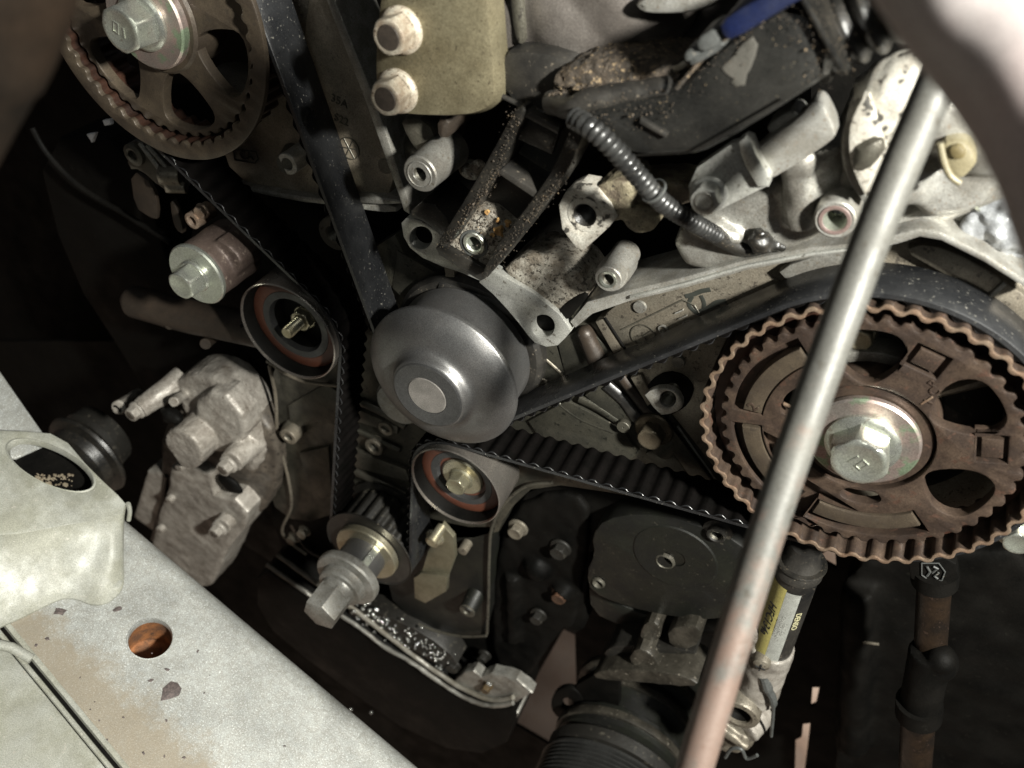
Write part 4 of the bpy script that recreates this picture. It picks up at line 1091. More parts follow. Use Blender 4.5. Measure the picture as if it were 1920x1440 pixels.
# ================================================================ grimy pump casting and its pulley
ps = thing('steering_pump', 'grimy pale cast pump housing with bolts, between the silver beam and the belt', 'pump', P(400, 880, -.02))
add('housing_rear', cast([ball(P(440, 830, -.036), (.036, .022, .036)), ball(P(405, 930, -.034), (.032, .020, .036)), prism([(300, 800), (350, 760), (400, 860), (380, 920), (300, 920)], -.022, -.05, .003), seg_tube(P(480, 800, -.03), P(500, 870, -.035), .010), prism([(430, 740), (500, 790), (525, 870), (510, 940), (450, 1000), (420, 900)], -.028, -.06, .004)], .0016, 4, .0008, 120), GRIMYSHADE, ps)  # darker casting: the shade on this side is put into its colour
egg = [(307, 820), (317, 807), (338, 807), (364, 824), (380, 850), (376, 872), (362, 882), (336, 876), (325, 854), (309, 838)]
front = [prism(egg, .008, -.030, .0022, 1),
         seg_tube(P(262, 766, .006), P(345, 708, -.032), .0078, .0105), prism([(318, 722), (352, 700), (410, 712), (450, 752), (482, 812), (492, 866), (470, 892), (420, 884), (372, 862), (350, 800), (338, 764)], -.020, -.05, .005, 1),
         seg_tube(P(434, 866, .003), P(482, 815, -.032), .0092, .0125), seg_tube(P(222, 764, .004), P(262, 742, -.03), .0058, .0064), seg_tube(P(325, 754, .0), P(350, 735, -.025), .0040),
         prism([(352, 764), (404, 724), (470, 800), (440, 850), (392, 850)], -.010, -.03, .004, 1)]
add('housing_front', roughen(cast(front, .0009, 2, .0004, 150), .0003, 420), PUMPW, ps)
low = prism([(320, 876), (372, 880), (396, 890), (402, 930), (440, 936), (464, 962), (458, 994), (424, 1034), (414, 1062), (396, 1098), (376, 1102), (330, 1062), (284, 1024), (298, 962), (316, 912)], -.010, -.045, .0024, 0)
add('lower_body', roughen(subdivide(low, .003, 4), .0007, 110, .0003, 380), PUMPW, ps)
sd = prism([(276, 884), (312, 888), (308, 930), (292, 1000), (250, 970), (262, 930)], -.022, -.045, .002, 0)
add('side_plate', roughen(subdivide(sd, .004, 3), .0004, 150), PUMPW, ps)
add('split_groove', tube([P(312, 892, -.0215), P(306, 940, -.0215), P(286, 1012, -.0215)], .0022, 8), GRIMYSHADE, ps)
for c_l, r_l in (((335, 878), .0042), ((316, 939), .0038), ((298, 995), .0042)):
    add('dowel', lathe(XZ(c_l[0], c_l[1], -.005), [(0, -.0045), (r_l * .8, -.0047), (r_l, -.0058), (r_l * 1.05, -.016)], 20), PUMPW, ps)
add('bolt_seat', cast([seg_tube(P(416, 987, -.001), P(452, 946, -.03), .0080, .0095)], .0009, 2, .0003, 200), PUMPW, ps)
add('dark_pocket', roughen(ball(P(432, 908, -.012), (.012, .004, .009), 3), .002, 150), BLACK, ps)  # black lump under the bolt ear
for c, w, r in (((257, 769), .0075, .0058), ((428, 871), .0045, .0062), ((411, 991), .001, .0060)):
    bq = add('bolt', hexhead(XZ(c[0], c[1], w), w - .001, r * 1.28, .0026, r, .0085, True, .4), PUMPW, ps)
    add('bolt_face', lathe(XZ(c[0], c[1], w), [(0, w + .0076), (r * .60, w + .0077), (r * .64, w + .0073)], 24), GRIMYSHADE, bq)
add('bore', lathe(XZ(220, 766, .0045), [(0, .0048), (.0034, .0056), (.0040, .0050)], 24), BLACK, ps)
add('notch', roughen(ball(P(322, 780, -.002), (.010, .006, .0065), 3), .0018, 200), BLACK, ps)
bp_ = thing('pump_pulley', 'black grooved pulley in shadow behind the oval hole bracket', 'pulley', P(118, 892, .03))
c_ = XZ(116, 893, .030)
add('pulley', lathe(c_, [(0, .030), (.036, .030), (.0415, .029), (.0420, .027), (.0415, .025), (.034, .021), (.031, .014), (.033, .006), (.0400, .0035), (.0412, .001), (.0400, -.001), (.030, -.004), (0, -.004)], 80), BLACKD, bp_)
add('rear_disc', lathe(XZ(150, 850, .0), [(0, -.012), (.028, -.012), (.032, -.016), (.030, -.03), (0, -.03)], 48), DARK, bp_)

# ================================================================ silver body beam and overlapping bracket
def level(bm):
    """solid built in XZ turned to lie flat: its front becomes its top"""
    for v in bm.verts:
        x, y, z = v.co
        v.co = (x, z, -y)
    return bm
ZB = -.222
def hxy(px, py, z=ZB):
    p = H(px, py, z); return Vector((p.x, p.y))
bt = thing('body_beam', 'silver painted body beam with a round rusty hole and dark chips, crossing the lower corner', 'beam', H(400, 1250, ZB))
A, B = hxy(222, 948), hxy(1010, 1612)        # engine side edge
C_, D_ = hxy(20, 1170), hxy(360, 1580)        # outer edge
A = A + (A - B) * .12; C_ = C_ + (C_ - D_) * .1
hc = hxy(282, 1198); hr = (hxy(324, 1196) - hxy(240, 1196)).length / 2
def ins(p, q, d):                             # move edge inward by d
    n_ = Vector((-(q - p).y, (q - p).x)).normalized()
    return p + n_ * d, q + n_ * d
n_ = Vector((-(B - A).y, (B - A).x)).normalized()
if (C_ - A).dot(n_) < 0: n_ = -n_
RB = .016
A2, B2 = A + n_ * RB, B + n_ * RB
lp_ = [tuple(A2), tuple(B2), tuple(D_), tuple(C_)]
def beam_top(loops, z):
    bm = solid(loops, z, z - .0016, 0)
    return level(bm)
add('top_face', beam_top([lp_, circle(hc, hr, 48)], ZB), BEAM, bt)
rb = bmesh.new()
prev = None
for k in range(9):
    a = PI / 2 * k / 8
    q0 = A2 - n_ * RB * math.sin(a); q1 = B2 - n_ * RB * math.sin(a); z = ZB - RB * (1 - math.cos(a))
    row = [rb.verts.new((*q0.lerp(q1, t / 12), z)) for t in range(13)]
    if prev:
        for i in range(12): rb.faces.new((prev[i], prev[i + 1], row[i + 1], row[i]))
    prev = row
row = [rb.verts.new((v.co.x, v.co.y, ZB - .06)) for v in prev]
for i in range(12): rb.faces.new((prev[i], prev[i + 1], row[i + 1], row[i]))
add('rolled_edge', rb, BEAM, bt, 60)
ef = bmesh.new()
n2_ = Vector((-(D_ - C_).y, (D_ - C_).x)).normalized()
if (A - C_).dot(n2_) > 0: n2_ = -n2_
prof = [(0, 0), (.0012, .0006), (.0028, .0002), (.0034, -.002), (.0030, -.012)]
prev = None
for d, z in prof:
    row = [ef.verts.new((*(C_.lerp(D_, t / 40) + n2_ * d), ZB + z + .0003 * math.sin(t * 2.1))) for t in range(41)]
    if prev:
        for i in range(40): ef.faces.new((prev[i], prev[i + 1], row[i + 1], row[i]))
    prev = row
add('flange_edge', ef, BEAM2, bt, 60)
tube_h = bmesh.new()
prev = None
for r, z in ((hr * 1.05, ZB + .0007), (hr * 1.0, ZB + .0008), (hr * .97, ZB - .001), (hr * .97, ZB - .004)):
    row = [tube_h.verts.new((hc.x + r * math.cos(t * PI / 24), hc.y + r * math.sin(t * PI / 24), z)) for t in range(48)]
    if prev:
        for i in range(48): tube_h.faces.new((prev[i], prev[(i + 1) % 48], row[(i + 1) % 48], row[i]))
    prev = row
add('hole_rim', tube_h, BEAM, bt)
th2 = bmesh.new()
prev = None
for k in range(12):
    z = ZB - .003 - .0028 * k; r = hr * (1.04 + .03 * (k % 2))
    row = [th2.verts.new((hc.x + r * math.cos(t * PI / 24), hc.y + r * math.sin(t * PI / 24), z)) for t in range(48)]
    if prev:
        for i in range(48): th2.faces.new((prev[i], prev[(i + 1) % 48], row[(i + 1) % 48], row[i]))
    prev = row
th2.faces.new(prev)
add('rusty_bore', th2, RUST, bt, 60)
gapb = []
for k in range(13):
    q = C_.lerp(D_, k / 12) + n2_ * .0040
    gapb.append(Vector((q.x, q.y, ZB - .004 + .0004 * math.sin(k * 1.7))))
add('seam_gap', tube(gapb, .0010, 8), BLACK, bt)
add('outer_lip', tube([v + Vector((*(n2_ * .0032), .0022)) for v in gapb], .0015, 8), BEAM2, bt)
add('rolled_end', tube([H(-20, 1205, ZB + .002), H(22, 1214, ZB + .001), H(60, 1236, ZB - .001)], .0030, 16), BEAM2, bt)
CHIP = M('paint_chip', (.035, .028, .026), 0, .7, (.09, .07, .065), .5, 700)
random.seed(4)
def chip(px, py, r, st=1.0, ang=0.0):
    q = hxy(px, py)
    pl = []
    for k in range(9):
        a = 2 * PI * k / 9
        rr = r * random.uniform(.55, 1.2)
        x, y = rr * math.cos(a) * st, rr * math.sin(a)
        pl.append((q.x + x * math.cos(ang) - y * math.sin(ang), q.y + x * math.sin(ang) + y * math.cos(ang)))
    return level(solid([pl], ZB + .0003, ZB - .0003, .0001))
chips = [(324, 1294, .0048, 1.7, -.7 + 1.9), (314, 1256, .0014, 1.4, .4), (283, 1276, .0014, 1.3, .9), (113, 1146, .0032, 1.3, .2), (88, 1198, .0012, 1.4, .3), (218, 1143, .0020, 1.6, 1), (68, 1210, .001, 1, 0)]
chips += [(random.uniform(200, 560), random.uniform(1200, 1440), random.uniform(.0003, .0008), random.uniform(.8, 1.8), random.random() * 3) for _ in range(9)]
chips += [(random.uniform(130, 330), random.uniform(1260, 1430), random.uniform(.0003, .0009), random.uniform(.8, 1.8), random.random() * 3) for _ in range(7)]
for k, c in enumerate(chips[:7]):
    add('paint_chip', chip(*c), CHIP, bt)
o = add('small_chips', join(*[chip(*c) for c in chips[7:]]), CHIP, bt)
o['kind'] = 'stuff'

# overlapping stamped bracket with the oval hole
ob = thing('stamped_bracket', 'cream grey stamped bracket with a large oval hole, overlapping the silver beam', 'bracket', H(100, 950, -.19))
ZT = -.196
def h2(px, py, z=ZT):
    p = H(px, py, z); return (p.x, p.y)
ovc = (95, 873)
ov = []
for k in range(40):
    a = 2 * PI * k / 40
    x, y = 86 * math.cos(a), 34 * math.sin(a)
    s = .44
    ov.append((ovc[0] + x * math.cos(s) - y * math.sin(s), ovc[1] + x * math.sin(s) + y * math.cos(s)))
top = [(-260, 720), (-120, 770), (-20, 806), (45, 808), (95, 812), (128, 830), (160, 868), (192, 900), (222, 928), (236, 944), (230, 962), (190, 975), (120, 985), (40, 1000), (-60, 1010), (-260, 1010)]
add('shelf', level(solid([[h2(*q) for q in top], [h2(*q) for q in ov]], ZT, ZT - .0016, .0008)), BEAM2, ob)
lipb = bmesh.new()
prev = None
for s_, dz in ((1.07, .0004), (1.03, .0010), (.99, -.0004), (.97, -.004)):
    row = []
    for q in ov:
        x, y = ovc[0] + (q[0] - ovc[0]) * s_, ovc[1] + (q[1] - ovc[1]) * s_
        p = H(x, y, ZT); row.append(lipb.verts.new((p.x, p.y, ZT + dz)))
    if prev:
        for i in range(40): lipb.faces.new((prev[i], prev[(i + 1) % 40], row[(i + 1) % 40], row[i]))
    prev = row
add('hole_lip', lipb, BEAM2, ob, 60)
# apron from the shelf down to the beam, with its wavy lower edge
up = [(-260, 1000), (-60, 1004), (0, 1000), (40, 994), (80, 988), (120, 980), (160, 974), (190, 968), (212, 962), (228, 956), (237, 946)]
lo = [(-260, 1290), (-60, 1208), (0, 1176), (40, 1158), (80, 1138), (118, 1122), (146, 1124), (172, 1133), (204, 1128), (232, 1094), (226, 1020)]
up = spline([Vector((*q, 0)) for q in up], 5); lo = spline([Vector((*q, 0)) for q in lo], 5)
ab = bmesh.new()
R_ = []
zl = ZB + .0022
nr = 12
for j in range(nr + 1):
    t = j / nr
    row = []
    for i, (a, b) in enumerate(zip(up, lo)):
        pa, pb = H(a.x, a.y, ZT), H(b.x, b.y, zl)
        s = t * t * (3 - 2 * t)
        q = pa.lerp(pb, t)
        q.z = ZT + (zl - ZT) * (s * .75 + .25 * t)
        q.z += .0022 * noise.noise(Vector((i * .16, t * 3, 2))) * math.sin(PI * t)
        row.append(ab.verts.new(q))
    R_.append(row)
for j in range(nr):
    for i in range(len(up) - 1):
        ab.faces.new((R_[j][i], R_[j][i + 1], R_[j + 1][i + 1], R_[j + 1][i]))
g = bmesh.ops.extrude_face_region(ab, geom=ab.faces[:])
bmesh.ops.translate(ab, verts=[v for v in g['geom'] if isinstance(v, bmesh.types.BMVert)], vec=(0, 0, -.0016))
add('apron', ab, BEAM2, ob, 50)
p_ = H(200, 1085, zl + .001)
dm = ball(p_, (.011, .007, .0016), 3)
add('spot_weld', dm, BEAM2, ob)
add('bead', tube(spline([H(240, 944, -.20), H(243, 958, -.207), H(241, 975, -.215)], 5), .0016, 8), BEAM2, ob)
# panel beyond the bracket and cream panel below the beam
tag(add('wing_panel', level(solid([[h2(-200, 560, -.215), h2(-10, 678, -.215), h2(40, 750, -.215), h2(96, 830, -.215), h2(30, 860, -.215), h2(-200, 860, -.215)]], -.215, -.219, .003)), BEAM), 'pale silver sloping panel edge above the oval hole bracket', 'panel')
tag(add('front_panel', level(solid([[h2(-200, 1190, -.232), h2(30, 1200, -.232), h2(75, 1235, -.232), h2(270, 1480, -.232), h2(330, 1600, -.232), h2(-200, 1600, -.232)]], -.232, -.236, .003)), BEAM2), 'smooth cream grey panel in the bottom corner outside the silver beam', 'panel')
crm = bmesh.new()
random.seed(9)
for i in range(70):
    g = bmesh.ops.create_icosphere(crm, subdivisions=1, radius=random.uniform(.0004, .0014))
    p = H(66 + 72 * random.random() + 0, 889 + 22 * random.random(), -.215)
    bmesh.ops.transform(crm, matrix=Matrix.Translation(p) @ Matrix.Diagonal((random.uniform(.6, 1.8), random.uniform(.6, 1.4), .6, 1)), verts=g['verts'])
tag(add('grit', crm, M('pale_grit', (.20, .17, .12), 0, .7, (.11, .085, .055), .5, 300)), 'pale crumbs of grit lying inside the oval hole of the stamped bracket', 'grit', None, 'stuff')
hp_ = H(100, 890, -.2165)
tag(add('inner_panel', level(solid([[h2(-30, 800, -.2165), h2(110, 820, -.2165), h2(170, 890, -.2165), h2(185, 925, -.2165), h2(150, 950, -.2165), h2(-30, 975, -.2165)]], -.2168, -.219, 0)), BLACK), 'dark panel seen through the oval hole of the stamped bracket', 'panel')

# ================================================================ below the idlers: tensioner arm, covers, oil pan
ta = thing('tensioner_arm', 'yellowish zinc bent tensioner arm with a threaded stud, below the lower idler', 'arm', P(815, 1050, -.02))
add('arm', prism([(829, 983), (850, 1008), (853, 1046), (840, 1080), (828, 1076), (802, 1072), (789, 1077), (802, 1033), (827, 1000)], -.020, -.024, .0008, 0), OLIVEZ, ta)
add('bent_leg', prism([(789, 1075), (838, 1080), (836, 1110), (797, 1132), (777, 1122), (775, 1084)], -.017, -.022, .001, 0), OLIVEZ, ta)
c_ = XZ(808, 1018, -.004)
add('stud', lathe(c_, [(0, -.004), (.0032, -.004)] + [(.0038 if k % 2 else .0031, -.005 - .0008 * k) for k in range(20)], 20), ZINCY, ta)
add('nut', hexhead(XZ(814, 1010, -.018), -.02, .0075, .002, .0062, .006, True, .4), ZINCY, ta)
lc = thing('lower_cover', 'dark grey green lower cover with a light bead along its edge, below the lower idler', 'cover', P(860, 1120, -.045))
add('cover', prism([(770, 960), (870, 985), (905, 985), (932, 985), (916, 1045), (913, 1190), (868, 1194), (778, 1170), (720, 1110), (740, 1000)], -.040, -.06, .0015), DGREEN, lc)
add('edge_bead', tube(spline([P(1035, 905, -.037), P(985, 912, -.037), P(945, 945, -.037), P(922, 990, -.037), P(917, 1050, -.037), P(916, 1120, -.037), P(913, 1188, -.037)], 8), .0013, 8), ALUD, lc)
add('edge_bead', tube(spline([P(780, 1168, -.037), P(820, 1184, -.037), P(868, 1193, -.037), P(912, 1192, -.037)], 8), .0012, 8), ALUD, lc)
add('post', seg_tube(P(876, 1146, -.026), P(902, 1095, -.05), .0068, .0085), DGREEN, lc)
boss(lc, (875, 1147), -.025, -.03, .0068, .003, ALUD, True, 'boss')
add('pin', lathe(XZ(866, 1035, -.03), [(0, -.03), (.004, -.0305), (.0045, -.05)], 20), ALUM, lc)
cbx = thing('chain_case', 'oily black case with dim bolts, between the lower idler and the floor gap', 'case', P(1000, 1100, -.06))
add('case', cast([prism([(950, 960), (1040, 920), (1100, 940), (1105, 1010), (1090, 1100), (1075, 1180), (1050, 1180), (980, 1290), (925, 1260), (920, 1100)], -.053, -.09, .003), seg_tube(P(1050, 1115, -.05), P(1070, 1090, -.06), .009), ball(P(1010, 1060, -.055), .012), seg_tube(P(960, 1080, -.052), P(965, 1200, -.052), .006)], .0018, 4, .001, 100), BLACK, cbx)
for c, r, m_ in (((967, 997), .0062, ALUM), ((1047, 1035), .0065, DARK), ((1006, 1160), .0055, DARK), ((1048, 1120), .006, M('oily_copper', (.12, .06, .035), .4, .45, (.05, .03, .02), .5, 80)), ((845, 1205), .005, DARK), ((905, 1235), .005, DARK)):
    add('bolt', hexhead(XZ(c[0], c[1], -.047), -.052, r * 1.3, .002, r, .008, True, .2), m_, cbx)
op = thing('oil_pan', 'dark oil pan with a pale wavy sealed rim, under the crankshaft nose', 'oil pan', P(800, 1280, -.03))
rim = [(500, 1058), (560, 1100), (610, 1135), (676, 1178), (720, 1212), (766, 1238), (802, 1263), (838, 1288), (880, 1312), (922, 1323), (962, 1318)]
rim2 = [(520, 1040), (600, 1098), (660, 1140), (735, 1198), (790, 1240), (830, 1268), (870, 1292), (920, 1312), (962, 1308)]
add('pan', prism([(480, 1060), (560, 1104), (676, 1182), (766, 1242), (838, 1292), (880, 1316), (925, 1326), (975, 1326), (940, 1420), (800, 1400), (600, 1260), (480, 1160)], -.026, -.08, .004), BLACK, op)
add('rim', roughen(tube(spline([P(x, y, -.022) for x, y in rim], 8), .0020, 10), .0006, 160), ALU, op)
add('gasket', roughen(tube(spline([P(x, y, -.025) for x, y in rim2], 8), .0022, 10), .0006, 130), M('sealant', (.20, .19, .165), .2, .45, (.10, .09, .07), .5, 60), op)
add('flange', roughen(subdivide(prism([(848, 1280), (868, 1262), (888, 1258), (902, 1270), (922, 1262), (968, 1274), (998, 1300), (968, 1317), (925, 1312), (878, 1300)], -.027, -.037, .0012, 0), .003, 3), .0009, 160), ALU, op)
add('flange_bolt', hexhead(XZ(915, 1284, -.027), -.027, .005, .002, .0042, .0075, True, .2), M('sludge_brown', (.11, .075, .035), .2, .4, (.05, .035, .02), .5, 120), op)
add('flange_bolt', hexhead(XZ(848, 1252, -.03), -.034, .007, .002, .006, .0065, True, .2), DARK, op)
add('corner', prism([(925, 1328), (962, 1330), (975, 1340), (958, 1358), (935, 1346)], -.03, -.06, .001), ALU, op)
add('ledge', prism([(640, 1146), (690, 1140), (800, 1190), (860, 1240), (845, 1262), (780, 1225), (700, 1176)], -.030, -.05, .001), DARK, op)
bm = bmesh.new()
random.seed(21)
for i in range(150):
    t = random.random()
    px = 672 + 165 * t + random.gauss(0, 8); py = 1150 + 100 * t + random.gauss(-6, 13)
    g = bmesh.ops.create_icosphere(bm, subdivisions=2, radius=random.choice([.0006, .0008, .001, .0013, .0018 if t < .3 else .001]))
    bmesh.ops.transform(bm, matrix=Matrix.Translation(P(px, py, -.0288)), verts=g['verts'])
for x, y in ((915, 1281), (919, 1284), (658, 1330), (696, 1336), (640, 1142), (664, 1146)):
    g = bmesh.ops.create_icosphere(bm, subdivisions=2, radius=.0016)
    bmesh.ops.transform(bm, matrix=Matrix.Translation(P(x, y, -.02)), verts=g['verts'])
tag(add('droplets', bm, DROP), 'scattered shiny oil droplets on the ledge beside the crankshaft nose', 'droplets', None, 'stuff')
lk = tube(spline([P(545, 985, -.03), P(575, 1030, -.03), P(612, 1050, -.03)], 6), .0012, 8)
tag(add('thin_wire', lk, BROWNT), 'thin brown wire by the left foot of the belt near the crankshaft nose', 'wire')
add('bolt', hexhead(XZ(567, 1000, -.03), -.034, .006, .002, .005, .007), ALUM, blk)
add('bolt', hexhead(XZ(545, 1015, -.03), -.036, .006, .002, .005, .007), ALUM, blk)

# ================================================================ compressor
OILY = M('oily_grey_cast', (.060, .054, .043), .3, .42, (.018, .016, .012), .5, 60, (.14, .125, .10), .2, 300, .6, 500)
ac = thing('compressor', 'dark ribbed compressor with a flat round end plate and a multi-groove pulley', 'compressor', P(1200, 1250, -.05))
pl_ = [(1108, 1006), (1132, 974), (1200, 962), (1290, 978), (1400, 1024), (1440, 1080), (1400, 1150), (1340, 1164), (1270, 1160), (1175, 1140), (1107, 1112), (1098, 1075), (1114, 1040)]
add('end_plate', prism([pl_, circle((1247, 1052), 14, 24), circle((1122, 1093), 10, 20)], -.040, -.062, .002, 1), DGREEN, ac)
cd_ = XZ(1265, 1045, -.04)
add('plate_boss', lathe(cd_, [(.0075, -.0392), (.028, -.0392), (.0290, -.0400)], 64), DGREEN, ac)
for c, r in (((1247, 1052), .0056), ((1122, 1093), .0040)):
    q = XZ(c[0], c[1], -.040)
    add('bore', lathe(q, [(0, -.05), (r * .75, -.049), (r * .8, -.0405), (r, -.0385), (r * 1.25, -.0395), (r * 1.3, -.0405)], 28), ALUD, ac)
add('end_skirt', prism([(1100, 1090), (1175, 1145), (1270, 1165), (1400, 1160), (1390, 1200), (1270, 1190), (1170, 1180), (1105, 1150)], -.052, -.10, .004), DGREEN, ac)
PC_ = XZ(1120, 1530, .02)
gp = [(0, .022), (.048, .022), (.060, .021)]
w = .020
for k in range(7):
    gp += [(.0615, w), (.0615, w - .0008), (.0575, w - .0022), (.0615, w - .0036)]
    w -= .0038
gp += [(.0618, w), (.0618, w - .002), (.055, w - .003), (.055, w - .012)]
add('pulley', lathe(PC_, gp, 128), M('pulley_black', (.075, .075, .072), .7, .38, (.04, .04, .038), .5, 60, None, bump=.1), ac, 25)
add('clutch_ring', lathe(PC_, [(.050, w - .004), (.0600, w - .006), (.0610, w - .016), (.056, w - .020), (.050, w - .022)], 96), DARK, ac)
w0 = w - .02
body = [(.050, w0), (.058, w0 - .004), (.0585, w0 - .020), (.052, w0 - .024), (.052, w0 - .036), (.0590, w0 - .040), (.0600, w0 - .046), (.055, w0 - .050), (.050, w0 - .060), (.056, w0 - .064), (.0575, w0 - .070), (.050, w0 - .076), (.048, w0 - .1), (0, w0 - .1)]
for wr in (w0 - .012, w0 - .043, w0 - .067):
    add('barrel_ring', roughen(lathe(PC_, [(.052, wr + .004), (.0605, wr + .003), (.0610, wr), (.0600, wr - .004), (.052, wr - .005)], 96), .0006, 120), OILY, ac)
add('barrel', roughen(lathe(PC_, body, 96), .0008, 90), DGREEN, ac)
for q, w1, w2, m_ in (([(1198, 1190), (1210, 1166), (1232, 1168), (1240, 1188), (1232, 1204), (1208, 1206)], -.032, -.07, ALUD), ([(1176, 1240), (1192, 1214), (1222, 1226), (1240, 1256), (1200, 1256)], -.022, -.06, ALUD),
                      ([(1250, 1180), (1300, 1170), (1318, 1190), (1300, 1218), (1256, 1214)], -.03, -.07, ALUD), ([(1130, 1222), (1160, 1208), (1300, 1220), (1306, 1230), (1170, 1222), (1140, 1236)], -.03, -.06, DGREEN),
                      ([(1110, 1262), (1160, 1254), (1260, 1262), (1310, 1280), (1300, 1290), (1200, 1280), (1120, 1276)], -.018, -.05, ALUD),
                      ):
    add('lug', roughen(subdivide(prism(q, w1, w2, .0014), .004, 3), .0003, 170), DARK if m_ is DGREEN else (OILY if m_ is ALUD else m_), ac)
# valve body / drier with its label, right of the bar
dr = thing('pressure_valve', 'upright black valve cylinder with a yellow and silver refrigerant label, right of the steel bar', 'valve', P(1460, 1180, -.03))
a_, b_ = P(1497, 1068, -.03), P(1446, 1215, -.03)
ax = (b_ - a_).normalized()
add('cylinder', tube([a_, a_.lerp(b_, .5), b_], .0128, 40), BLACKP, dr)
tocam = (CAMP - (a_ + b_) / 2); tocam = (tocam - ax * tocam.dot(ax)).normalized()
side = ax.cross(tocam)
def patch(f0, f1, g0, g1, r, cut=0.0):
    bm = bmesh.new(); rows = []
    for j in range(9):
        t = j / 8; row = []
        for i in range(13):
            g = math.radians(g0 + (g1 - g0) * i / 12)
            tt = f0 + (f1 - f0) * t
            tt = tt - cut * (i / 12) * (1 if j == 8 else 0)
            row.append(bm.verts.new(a_.lerp(b_, tt) + (tocam * math.cos(g) + side * math.sin(g)) * r))
        rows.append(row)
    for p, q in zip(rows, rows[1:]):
        for i in range(12): bm.faces.new((p[i], p[i + 1], q[i + 1], q[i]))
    return bm
test = (a_ + side * .01); 
sgn = 1 if (ROT.transposed() @ side).x > 0 else -1      # +1: side points to the right of the picture
gl_, gr_ = (-80, 30) if sgn > 0 else (80, -30)
add('yellow_label', patch(.08, 1.0, gl_, gl_ * .12, .01295), LABELY, dr)
add('silver_label', patch(.10, .98, gl_ * .12, gr_, .0130), LABELW, dr)
def lab_text(s, f, g, size, flip):
    g = math.radians(g)
    n_ = tocam * math.cos(g) + side * math.sin(g)
    at = a_.lerp(b_, f) + n_ * .0132
    ex = ax; ez = n_; ey = ez.cross(ex)
    bm = textbm(s, size, .00006, size * .018)
    bm.transform(Matrix.Translation(at) @ Matrix(((ex.x, ey.x, ez.x, 0), (ex.y, ey.y, ez.y, 0), (ex.z, ey.z, ez.z, 0), (0, 0, 0, 1))))
    return bm
add('label_text', lab_text('HFC134a', .50, gl_ * .42, .0085, 1), INK, dr)
for k, s in enumerate(('REFRIGERANT', 'CHARGE AMOUNT', 'CAUTION')):
    add('label_text', lab_text(s, .52, (k - .4) * (gr_ - gl_) * .09, .0030, 1), M('grey_ink', (.22, .22, .2), 0, .6, None, bump=0), dr)
add('label_text', lab_text('DENSO', .42, gr_ * 1.35, .0052, 1), M('pale_ink', (.35, .33, .2), 0, .6, None, bump=0), dr)
add('rubber_cap', tube([P(1512, 1022, -.03), P(1506, 1042, -.03), P(1500, 1058, -.03), P(1497, 1068, -.03)], [.009, .010, .014, .0142], 32), BLACKP, dr)
add('cap_ring', orient(lathe((0, 0), [(.010, -.001), (.0145, -.001), (.0150, 0), (.0145, .001), (.010, .001)], 40), P(1503, 1052, -.03), ax), BLACKD, dr)
vb = thing('valve_block', 'greasy pale metal valve block with a cross-head screw, beneath the labelled cylinder', 'valve block', P(1440, 1250, -.03))
add('block', cast([seg_tube(P(1448, 1208, -.03), P(1418, 1300, -.03), .0150, .0145), prism([(1392, 1170), (1440, 1190), (1470, 1240), (1450, 1300), (1400, 1290), (1370, 1240)], -.022, -.05, .003), seg_tube(P(1395, 1370, -.02), P(1430, 1330, -.04), .011)], .0014, 4, .0008, 130), PUMPW, vb)
sw = add('screw', lathe(XZ(1426, 1250, -.012), [(0, -.0110), (.0030, -.0114), (.0052, -.0130), (.0060, -.0155), (.0060, -.02)], 32), ALUM, vb)
sc0 = XZ(1426, 1250, -.012)
cr = join(*[solid([[(sc0[0] + x * math.cos(t) - y * math.sin(t), sc0[1] + x * math.sin(t) + y * math.cos(t)) for x, y in ((-.0032, -.0005), (.0032, -.0005), (.0032, .0005), (-.0032, .0005))]], -.0106, -.012, 0) for t in (.3, .3 + PI / 2)])
add('cross_slot', cr, INK, sw)
add('tab', lathe(XZ(1426, 1252, -.016), [(.0058, -.0175), (.0075, -.0170), (.0082, -.0178), (.0080, -.02)], 28), ALUM, vb)
add('lead', tube(spline([P(1432, 1268, -.017), P(1440, 1292, -.016), P(1450, 1318, -.016), P(1446, 1380, -.02)], 6), [.0035] * 7 + [.0028] * 6 + [.0012] * 6, 10), GREYP, vb)
cyl = thing('round_clutch_coil', 'grey metal ring with a dark open bore, beside the lower end of the steel bar', 'ring', P(1385, 1320, -.02))
cyl.name = 'coil_ring'
c_ = XZ(1384, 1342, -.01)
add('ring', lathe(c_, [(.0085, -.03), (.0085, -.0105), (.0100, -.0095), (.0135, -.0100), (.0145, -.012), (.0145, -.034), (0, -.036)], 48), ALUM, cyl)
add('bore', lathe(c_, [(0, -.018), (.007, -.016), (.0085, -.012)], 32), BLACK, cyl)
lw = tube(spline([P(1360, 1420, .0), P(1372, 1404, .0), P(1390, 1405, .0), P(1400, 1422, .0), P(1420, 1416, .0)], 8), .0013, 8)
tag(add('wire', lw, GREYP), 'small curled grey wire near the bottom edge beside the grooved pulley', 'wire')
mm = thing('lower_bracket', 'wet dark metal bracket edge behind the lower end of the steel bar', 'bracket', P(1370, 1400, -.03))
add('bracket', cast([prism([(1330, 1330), (1400, 1370), (1420, 1400), (1380, 1420), (1320, 1400)], -.02, -.05, .003), seg_tube(P(1330, 1350, -.016), P(1400, 1398, -.016), .004)], .0012, 4, .0012, 160), ALUM, mm)
